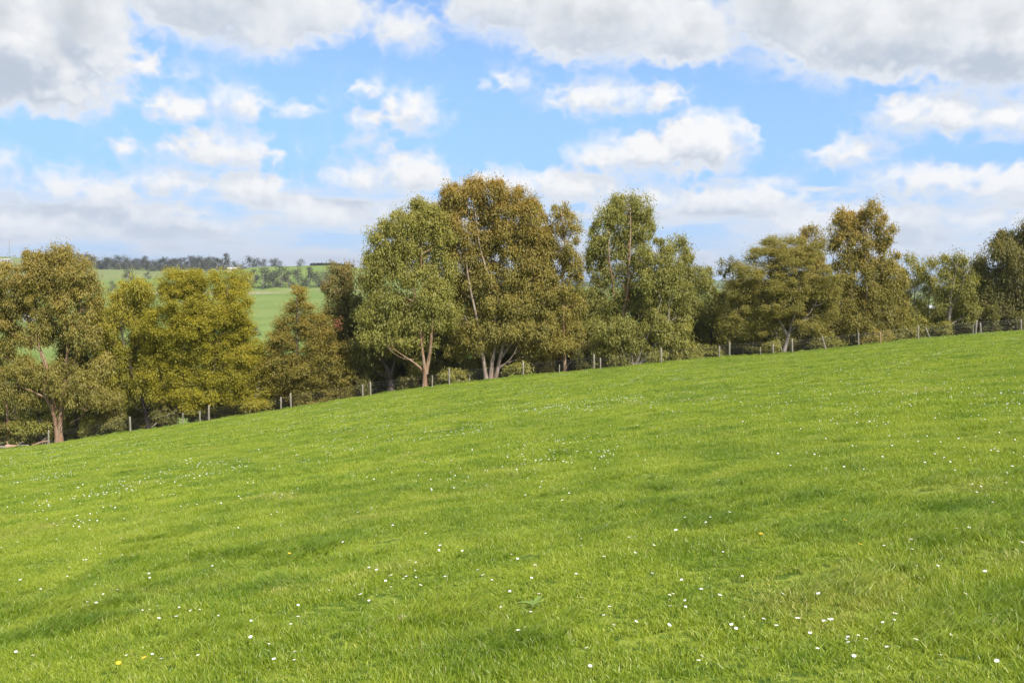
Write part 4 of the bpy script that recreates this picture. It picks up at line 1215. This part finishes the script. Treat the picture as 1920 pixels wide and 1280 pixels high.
for _i, (_x, _k, _s) in enumerate(_rsk):
    far_tree(_x, 1120 + (_i % 3) * 25, _k, _s, ['grey skyline tree right of the white house roof', 'grey skyline tree left of the white house', 'tallest skyline tree above the white house', 'low skyline tree beside the tallest one',
             'low bushy skyline tree before the rounded one', 'wide brownish skyline tree right of the tallest one', 'skyline tree leaning against the wide brownish one', 'open grey skyline tree, first of the open pair',
             'open grey skyline tree, second of the open pair', 'small skyline tree after the open pair', 'tiny round bush on the green crest, the bigger of two', 'tiny round bush on the green crest, the smaller of two'][_i], G2)
G3 = 'trees massed along the far left ridge'
_rg = np.random.RandomState(8)
for _i, _x in enumerate(list(range(148, 426, 8)) + list(range(156, 420, 17))):
    far_tree(_x + _rg.uniform(-3, 3), 1330 + _rg.rand() * 160, [0, 1, 3, 1, 5, 2][_rg.randint(6)], .85 + .5 * _rg.rand(), 'grey-green tree in the massed band along the far left ridge', G3, 1.25)
G4 = 'trees scattered over the far paddocks'
for _x, _Y, _k, _s, _l in [(242, 980, 0, 1.0, 'lone grey tree standing below the ridge band on the far left paddock'), (268, 930, 3, .5, 'dark round bush on the far left paddock'), (213, 860, 5, .75, 'dark tree by the shoulder of the left gum'),
                           (280, 1050, 1, .6, 'small tree right of the lone grey one on the far left paddock'), (302, 800, 2, .8, 'grey tree by the top left of the golden wattle'), (6, 700, 1, .8, 'grey tree at the very left edge of the photo'),
                           (481, 470, 1, .42, 'small round tree on the far slope between the wattle and the cone-shaped tree'), (1702, 760, 1, .9, 'bluish tree seen through the left of the blue gap'),
                           (1726, 820, 3, 1., 'bluish tree in the middle of the blue gap'), (1752, 790, 0, .9, 'bluish tree over the grey-roofed shed'), (1700, 1500, 3, 1.6, 'far hill tree in the blue gap'), (1770, 840, 1, 1., 'bluish tree right of the grey-roofed shed'),
                           (100, 620, 0, .9, 'grey tree beside the white-walled shed on the left')]:
    far_tree(_x, _Y, _k, _s, _l, G4)
far_tree(452, 300, 4, .62, 'dark blue-black conifer below the right side of the golden wattle', None, .95, 'conifer_tree')
far_tree(441, 310, 4, .6, 'dark conifer half hidden behind the golden wattle', None, 1.0, 'conifer_tree')
far_tree(489, 330, 4, .40, 'small dark conifer left of the cone-shaped tree', None, 1.0, 'conifer_tree')

# long clipped windbreak on the green crest
def windbreak():
    rs = np.random.RandomState(4)
    Y = 1035
    mb = MB()
    C, R = [], []
    for px in np.arange(584, 664, 1.1):
        x = (px - 960) / FPX * Y
        for k in range(2):
            C.append((x, Y + rs.normal(0, .5), gz(x, Y) + .5 + 1.1 * k + rs.normal(0, .2))); R.append(.9 + .5 * rs.rand())
    C = np.array(C)
    base = np.array([C[len(C) // 2][0], Y, gz(C[len(C) // 2][0], Y)])
    leaves(mb, rs, C - base, np.array(R), 1., 60, 1.0, .6, 0, 0, np.full(len(C), .3), np.zeros(len(C)))
    o = mb.obj('windbreak_hedge', LEAF['hedge'], smooth=False)
    o.location = base
    tag(o, 'long dark clipped windbreak hedge on the crest of the far green hill', 'hedge')


windbreak()
far_tree(567, 1035, 3, .62, 'round dark bushy tree at the left end of the windbreak hedge', None, 1.0)

M_WHITE = plain('white_weatherboard', (.46, .45, .43))
M_ROOF = plain('pale_iron_roof', (.55, .56, .57), .4)
M_ROOFW = plain('white_iron_roof', (.46, .44, .40), .5)
M_DARK = plain('dark_window_glass', (.03, .035, .045), .2)
M_BLUE = plain('blue_shed_wall', (.22, .27, .42))


def house(px, Y, w, d, h, rh, label, wall, roof, rz=0., windows=3, name='farm_house', cat='house', lift=0.):
    X = (px - 960) / FPX * Y / math.cos(PITCH)
    root = empty(name, (X, Y, gz(X, Y) + lift), label, cat)
    root.rotation_euler = (0, 0, rz)
    a = MB(); a.box((0, 0, h / 2 - .5), (w, d, h + 1))
    # gables
    for s in (-1, 1):
        a.add([(s * w / 2, -d / 2, h), (s * w / 2, d / 2, h), (s * w / 2, 0, h + rh)], [(0, 1, 2)])
    a.obj('wall', wall, root, smooth=False)
    r = MB(); e = .5
    for s in (-1, 1):
        v = [(-w / 2 - e, s * (d / 2 + e), h - e * rh / (d / 2)), (w / 2 + e, s * (d / 2 + e), h - e * rh / (d / 2)), (w / 2 + e, 0, h + rh + .02), (-w / 2 - e, 0, h + rh + .02)]
        v += [(p[0], p[1], p[2] + .15) for p in v]
        r.add(v, None, [(0, 1, 2, 3), (4, 5, 6, 7), (0, 1, 5, 4), (1, 2, 6, 5), (3, 0, 4, 7)])
    r.obj('roof', roof, root, smooth=False)
    for k in range(windows):
        m = MB(); m.box(((k + .5) / windows * w - w / 2, -d / 2 - .03, h * .55), (w / windows * .35, .1, h * .4))
        m.obj('window', M_DARK, root, smooth=False)
    m = MB(); m.box((w * .08, -d / 2 - .04, 1.0), (1., .1, 2.0))
    m.obj('door', M_DARK, root, smooth=False)
    return root


house(438, 1075, 10, 7, 2.8, 1.8, 'small white farmhouse among the skyline trees above the golden wattle', M_WHITE, M_ROOFW, .2)
house(12, 1500, 24, 9, 3.2, 2.2, 'long low cream-roofed farm building on the ridge at the far left', M_WHITE, M_ROOFW, .1, 5, 'farm_building', 'building')
house(58, 560, 7, 6, 3.0, 1.6, 'white shed with a blue wall seen through the left gum', M_WHITE, M_ROOF, .3, 3, 'farm_shed', 'shed')
house(1742, 690, 9, 7, 3.4, 2., 'white-walled grey-roofed shed seen through the blue gap on the right', M_WHITE, M_ROOF, -.35, 1, 'farm_shed', 'shed')


def mast():
    Y = 1560
    px = 23
    X = (px - 960) / FPX * Y / math.cos(PITCH)
    root = empty('radio_mast', (X, Y, gz(X, Y)), 'thin lattice radio mast on the ridge above the left gum', 'mast')
    H = W(px, 448, Y)[2] - root.location.z
    mb = MB()
    for k in range(3):
        th = k * 2.094
        c = np.array([math.cos(th), math.sin(th)])
        mb.tube([(c[0] * 1.3, c[1] * 1.3, -1), (c[0] * .35, c[1] * .35, H)], [.17, .12], 4)
        c2 = np.array([math.cos(th + 2.094), math.sin(th + 2.094)])
        n = 16
        for i in range(n):
            s0, s1 = i / n, (i + 1) / n
            r0, r1 = 1.3 - .95 * s0, 1.3 - .95 * s1
            mb.tube([(c[0] * r0, c[1] * r0, H * s0), (c2[0] * r1, c2[1] * r1, H * s1)], [.07, .07], 3)
    mb.obj('lattice_tower', plain('galvanised_steel', (.35, .36, .38), .5, .4), root, smooth=False)
    a = MB()
    for z, r in ((.97, .9), (.86, .8), (.74, .6)):
        for k in range(3):
            th = k * 2.094 + .5
            a.box((math.cos(th) * r, math.sin(th) * r, H * z), (.3, .3, 2.2))
    a.tube([(0, 0, H * .95), (0, 0, H + 2.5)], [.1, .05], 5)
    a.obj('antenna', M_ROOF, root, smooth=False)


mast()

_ONES = 'zeroth first second third fourth fifth sixth seventh eighth ninth tenth eleventh twelfth thirteenth fourteenth fifteenth sixteenth seventeenth eighteenth nineteenth'.split()


def nth(n):
    if n < 20:
        return _ONES[n]
    t_, o_ = divmod(n, 10)
    return ['twentieth', 'thirtieth', 'fortieth', 'fiftieth', 'sixtieth'][t_ - 2] if o_ == 0 else ['twenty', 'thirty', 'forty', 'fifty', 'sixty'][t_ - 2] + '-' + _ONES[o_]


def photo_xy(p):
    """photo point of a world position (only to word the labels)"""
    x, y, z = p[0], p[1], p[2] - EYE
    f = y * math.cos(PITCH) - z * math.sin(PITCH)
    u = y * math.sin(PITCH) + z * math.cos(PITCH)
    return 960 + FPX * x / f, 640 - FPX * u / f


def label_by_place(objs, what):
    """one label each: counted from the left within a named part of the grass"""
    rows = [(880, 'farthest'), (930, 'far'), (985, 'middle'), (1045, 'near-middle'), (1115, 'near'), (1e9, 'nearest')]
    cols = [(320, 'far-left'), (640, 'left'), (960, 'left-centre'), (1280, 'right-centre'), (1600, 'right'), (1e9, 'far-right')]
    cells = {}
    for o in objs:
        x, y = photo_xy(o.location)
        r = next(n for v, n in rows if y < v); c = next(n for v, n in cols if x < v)
        cells.setdefault((r, c), []).append((x, o))
    for (r, c), lst in cells.items():
        for i, (x, o) in enumerate(sorted(lst, key=lambda q: q[0])):
            o['label'] = f'{what}, {nth(i + 1)} from the left in the {r} {c} part of the grass'


_band = sorted((o for o in COL.objects if o.get('group') == G3), key=lambda o: o.location.x / o.location.y)
for _i, _o in enumerate(_band):
    _o['label'] = f'{nth(_i + 1)} grey-green tree from the left in the massed band along the far left ridge'

# ------------------------------------------------------------------ flowers in the grass
Z6 = [(95,437),(30,452),(395,443),(415,437),(425,412),(92,545),(10,563),(310,522),(370,497),(655,517),(740,476),(922,569),(1137,609),(672,610),(722,615),(553,608),(512,575),(435,643),(472,645),(370,733),(527,783),(628,810),(813,748),(212,810),(35,822),(110,755),(1162,681),(1133,714),(1692,715),(1735,820),(1776,825),(765,920),(805,913),(875,908),(980,898),(1060,928),(1075,914),(480,890),(530,883),(970,966),(855,988),(1587,1005),(1622,988),(722,1067),(1380,1080),(1457,1105),(92,1153),(826,1169),(1083,1175),(1622,1180),(1615,1205),(1505,1226),(880,1206),(178,1210),(735,250),(745,245),(917,275),(275,315),(215,330),(190,332),(207,270),(100,280),(133,287),(483,216),(560,310),(823,342),(1263,460),(1290,464),(1480,385),(1497,382),(1545,450),(1527,303),(1600,264),(1130,225),(1143,225),(1117,247),(1365,231),(1378,212),(1345,208),(890,200),(815,175),(850,165)]
Z7 = [(100,372),(160,350),(168,364),(257,344),(280,460),(25,541),(472,505),(543,570),(155,692),(190,706),(290,735),(240,760),(312,762),(345,747),(390,747),(415,797),(277,807),(80,795),(120,815),(125,840),(105,862),(160,880),(420,655),(435,682),(412,708),(563,738),(763,718),(793,750),(823,768),(615,923),(953,641),(920,657),(1060,696),(1030,742),(1275,727),(1310,870),(1033,948),(968,1056),(1018,1052),(1080,855),(1160,472),(1105,438),(1300,535),(1325,572),(1395,637),(1440,637),(1575,533),(1610,521),(1660,515),(1687,577),(1690,727),(1798,833),(1776,857),(1805,908),(1440,970),(1580,1000),(1765,1008),(1352,1148),(1350,1266),(1528,326),(1203,317),(1090,241),(780,229),(797,229),(840,232),(737,244),(595,165),(595,245),(662,202),(1000,98),(1030,98),(1115,110),(1058,78),(965,110),(940,100),(925,145),(910,155),(1010,287),(1035,297),(1000,248),(1245,280),(1230,251),(1343,180),(537,73),(495,106),(313,88),(193,132),(150,136)]
Z8 = [(17,415),(67,413),(148,412),(135,450),(37,580),(85,565),(105,841),(145,848),(190,857),(25,880),(8,910),(358,994),(270,1014),(285,1038),(422,1006),(625,1017),(688,1065),(770,993),(785,1002),(812,984),(868,1086),(890,1108),(917,1088),(947,1080),(990,1091),(1103,1003),(1130,992),(1145,995),(727,1144),(923,1150),(920,1202),(935,1202),(1130,1158),(1253,1120),(1443,1063),(1508,865),(1657,726),(1275,683),(1320,700),(1382,690),(1110,577),(1245,610),(1225,456),(1255,557),(1490,498),(1560,472),(1607,485),(1830,565),(1590,295),(1680,315),(1685,328),(1663,302),(1555,243),(1613,243),(1765,222),(1610,170),(1630,173),(1750,158),(1798,128),(1440,90),(1458,107),(1420,85),(1397,121),(1685,48),(1718,48),(1800,48),(785,148),(798,148),(1717,1243),(1413,1208),(82,1254),(55,1190),(192,204)]
M_PETAL = plain('white_petal', (.86, .86, .83), .7)
M_EYE = plain('yellow_flower_eye', (.80, .50, .03), .7)
M_YEL = plain('yellow_petal', (.82, .52, .02), .6)
M_STEM = plain('flower_stem', (.14, .22, .04), .7)


def flower(rs, n, r, dome, petal, eye, h, er=.32):
    """stem, ring of petals and domed eye of one flower as one mesh"""
    mb = MB()
    mb.tube([(0, 0, -.02), (.004, .002, h * .5), (0, 0, h)], [.0014, .0013, .0012], 4, mat=2)
    for i in range(n):
        th = i * 2 * PI / n + rs.normal(0, .05)
        c, s = math.cos(th), math.sin(th)
        rr = r * rs.uniform(.9, 1.08)
        w = r * 2.6 / n
        z1, z2 = h + dome * .6 * r, h + dome * r + rs.normal(0, .0006)
        mb.add([(c * r * .15, s * r * .15, h), (c * rr * .65 - s * w, s * rr * .65 + c * w, z1), (c * rr, s * rr, z2), (c * rr * .65 + s * w, s * rr * .65 - c * w, z1)], None, [(0, 1, 2, 3)], 0)
    k = 8
    ring = [(math.cos(j * 2 * PI / k) * r * er, math.sin(j * 2 * PI / k) * r * er, h + .0015) for j in range(k)]
    mb.add(ring + [(0, 0, h + .005)], [(j, (j + 1) % k, k) for j in range(k)], None, 1)
    return mb


def build_flowers():
    rs = np.random.RandomState(21)
    dm = [flower(rs, n, r, dome, M_PETAL, M_EYE, h).mesh('daisy', [M_PETAL, M_EYE, M_STEM], smooth=False) for n, r, dome, h in ((16, .0145, .25, .085), (14, .013, -.1, .095), (18, .0150, .5, .08), (15, .0125, .1, .09))]
    ym = [flower(rs, 22, .019, .2, M_YEL, M_YEL, .09, .5).mesh('dandelion', [M_YEL, M_EYE, M_STEM], smooth=False)]
    px = [(x / 2.909, 840 + y / 2.909) for x, y in Z6] + [(640 + x / 2.909, 840 + y / 2.909) for x, y in Z7] + [(1280 + x / 2.909, 840 + y / 2.909) for x, y in Z8]
    P = [on_ground(a, b)[:2] for a, b in px]
    near = list(P)
    # a few more single heads beside the ones seen
    while len(near) < 296:
        c = P[rs.randint(len(P))]
        near.append((c[0] + rs.normal(0, .5), c[1] + abs(rs.normal(0, .8))))
    made = []
    for x, y in near:
        o = bpy.data.objects.new('daisy', dm[rs.randint(4)])
        COL.objects.link(o)
        o.location = (x, y, gz(x, y))
        o.rotation_euler = (rs.normal(.18, .15), rs.normal(.12, .15), rs.rand() * 6.28)
        s = rs.uniform(.68, 1.05)
        o.scale = (s, s, s * rs.uniform(.8, 1.1))
        tag(o, 'small white daisy open among the short grass of the near paddock', 'daisy', 'white daisies in the grass')
        made.append(o)
    label_by_place(made, 'small white daisy')
    made = []
    for a, b in [(1280 + 857 / 2.909, 840 + 380 / 2.909), (1280 + 947 / 2.909, 840 + 588 / 2.909), (645 / 2.909, 840 + 1235 / 2.909), (1280 + 877 / 2.909, 995), (805 / 2.909, 1258), (1565 / 2.909, 1053), (1633 / 2.909, 893), (640 + 665 / 2.909, 919), (765, 826), (1430, 1020)]:
        p = on_ground(a, b)
        o = bpy.data.objects.new('dandelion', ym[0])
        COL.objects.link(o)
        o.location = (p[0], p[1], gz(p[0], p[1]))
        o.rotation_euler = (rs.normal(.2, .1), rs.normal(.1, .1), rs.rand() * 6.28)
        tag(o, 'yellow dandelion flower open in the short grass', 'dandelion', 'yellow dandelions in the grass')
        made.append(o)
    label_by_place(made, 'yellow dandelion flower')
    # the rest, far too many to count: heads only differ by tilt and size
    mb = MB()
    C = []
    while len(C) < 5200:
        y = 13 + 62 * rs.rand() ** .75
        x = rs.uniform(-.62, .62) * y
        d = perlin(np.array([x / 6 + 40]), np.array([y / 6]))[0] + .8 * perlin(np.array([x / 1.8 + 7]), np.array([y / 2.5]))[0]
        if rs.rand() < smooth(np.array([d]), -.1, .45)[0] + .12:
            m = rs.randint(1, 5)
            for _ in range(m):
                C.append((x + rs.normal(0, .22), y + rs.normal(0, .35)))
    # brighter drifts seen in the photo
    for a, b, n, sx in [(1010, 880, 40, .9), (1110, 765, 70, 1.8), (1100, 830, 40, 1.2), (1770, 850, 30, 1.), (425, 870, 30, 1.), (1130, 755, 60, 2.), (1560, 760, 30, 2), (700, 800, 30, 2), (1790, 745, 40, 2.5), (300, 890, 25, 1.), (90, 900, 25, 1)]:
        p = on_ground(a, b)
        for _ in range(n):
            C.append((p[0] + rs.normal(0, sx), p[1] + rs.normal(0, sx)))
    C = np.array(C)
    C = C[C[:, 1] < fence_y(C[:, 0]) - .2]
    z = ground_z(C[:, 0], C[:, 1])
    k = 6
    th = np.arange(k) * 2 * PI / k
    n = len(C)
    r = .0104 * (.7 + .6 * rs.rand(n))
    up = np.stack([rs.normal(.12, .25, n), rs.normal(-.18, .25, n), np.ones(n)], 1)
    up /= np.linalg.norm(up, axis=1)[:, None]
    A = np.cross(up, [0, 1, 0]); A /= np.linalg.norm(A, axis=1)[:, None]
    B = np.cross(up, A)
    c0 = np.stack([C[:, 0], C[:, 1], z + .085 + .03 * rs.rand(n)], 1)
    V = c0[:, None] + r[:, None, None] * (np.cos(th)[None, :, None] * A[:, None] + np.sin(th)[None, :, None] * B[:, None])
    V = np.concatenate([V, (c0 + up * .006)[:, None], (c0 - np.array([.0008, 0, .09]))[:, None], (c0 - np.array([-.0008, 0, .09]))[:, None]], 1)
    b = np.arange(n)[:, None] * (k + 3)
    f = np.concatenate([b + np.array([j, (j + 1) % k, k]) for j in range(k)])
    f2 = b + np.array([k + 1, k + 2, k])
    mb.add(V.reshape(-1, 3), f)
    mb.F3.append(f2); mb.M3.append(np.full(len(f2), 1))
    o = mb.obj('daisies', [M_PETAL, M_STEM], smooth=False)
    tag(o, 'white daisies sprinkled in drifts over the farther part of the paddock', 'daisies', kind='stuff')


build_flowers()


def weed():
    rs = np.random.RandomState(3)
    p = on_ground(1000, 1145)
    root = empty('broadleaf_weed', (p[0], p[1], gz(p[0], p[1])), 'broad-leaved weed with a few long green leaves in the matted grass at the bottom', 'weed')
    m, t = material('weed_leaf')
    c = t.mix(t.noise(t.n('ShaderNodeTexCoord').outputs['Object'], 30., 3., .5), (.10, .155, .02, 1), (.17, .235, .035, 1))
    bs = t.n('ShaderNodeBsdfPrincipled', {'Base Color': c, 'Roughness': .5})
    t.n('ShaderNodeOutputMaterial', {0: bs.outputs[0]})
    for i in range(7):
        th = i * .9 + rs.normal(0, .2)
        L, w = rs.uniform(.07, .13), rs.uniform(.011, .018)
        s = np.linspace(0, 1, 8)
        wid = w * np.sin(PI * s ** .8) ** .8
        px_ = L * s; z = .03 + L * (.75 * s - .55 * s ** 2.2)
        ca, sa = math.cos(th), math.sin(th)
        mid = np.stack([px_ * ca, px_ * sa, z], 1)
        sd_ = np.array([-sa, ca, 0])
        V = np.concatenate([mid + sd_ * wid[:, None] + (0, 0, .008), mid, mid - sd_ * wid[:, None] + (0, 0, .008)])
        f = [(j, j + 1, 8 + j + 1, 8 + j) for j in range(7)] + [(8 + j, 8 + j + 1, 16 + j + 1, 16 + j) for j in range(7)]
        mb = MB(); mb.add(V, None, f)
        mb.obj('leaf', m, root)
    # a dry crumbled clod of earth
    p = on_ground(757, 1164)
    mb = MB()
    n, k = 9, 5
    V, F = [], []
    for i in range(k):
        for j in range(n):
            a = j / n * 2 * PI; e = i / (k - 1) * PI / 2
            r = .038 * (1 + .35 * rs.normal())
            V.append((math.cos(a) * math.cos(e) * r * 1.2, math.sin(a) * math.cos(e) * r * .9, math.sin(e) * .022 + .004 + rs.normal(0, .004)))
    F = [(i * n + j, i * n + (j + 1) % n, (i + 1) * n + (j + 1) % n, (i + 1) * n + j) for i in range(k - 1) for j in range(n)]
    mb.add(V, None, F)
    o = mb.obj('earth_clod', plain('dry_soil', (.36, .28, .17), .95))
    o.location = (p[0], p[1], gz(p[0], p[1]) + .012)
    tag(o, 'pale brown dry clod of earth in the grass left of the broad-leaved weed', 'clod')


weed()


def haze():
    m, t = material('thin_air')
    v = t.n('ShaderNodeVolumePrincipled', {'Color': (.80, .87, 1, 1), 'Density': .00012, 'Anisotropy': .35})
    t.n('ShaderNodeOutputMaterial', {'Volume': v.outputs[0]})
    mb = MB()
    zs = np.concatenate([np.array([v.co[:] for v in bpy.data.objects['ground'].data.vertices])[:, 2]])
    lo, hi = zs.min() - 1., zs.max() + 45
    S = 5400
    mb.box((0, 0, (lo + hi) / 2), (2 * S, 2 * S, hi - lo))
    o = mb.obj('haze', m, smooth=False)
    tag(o, 'thin bluish summer air fading the far hills', 'haze', kind='stuff')


haze()
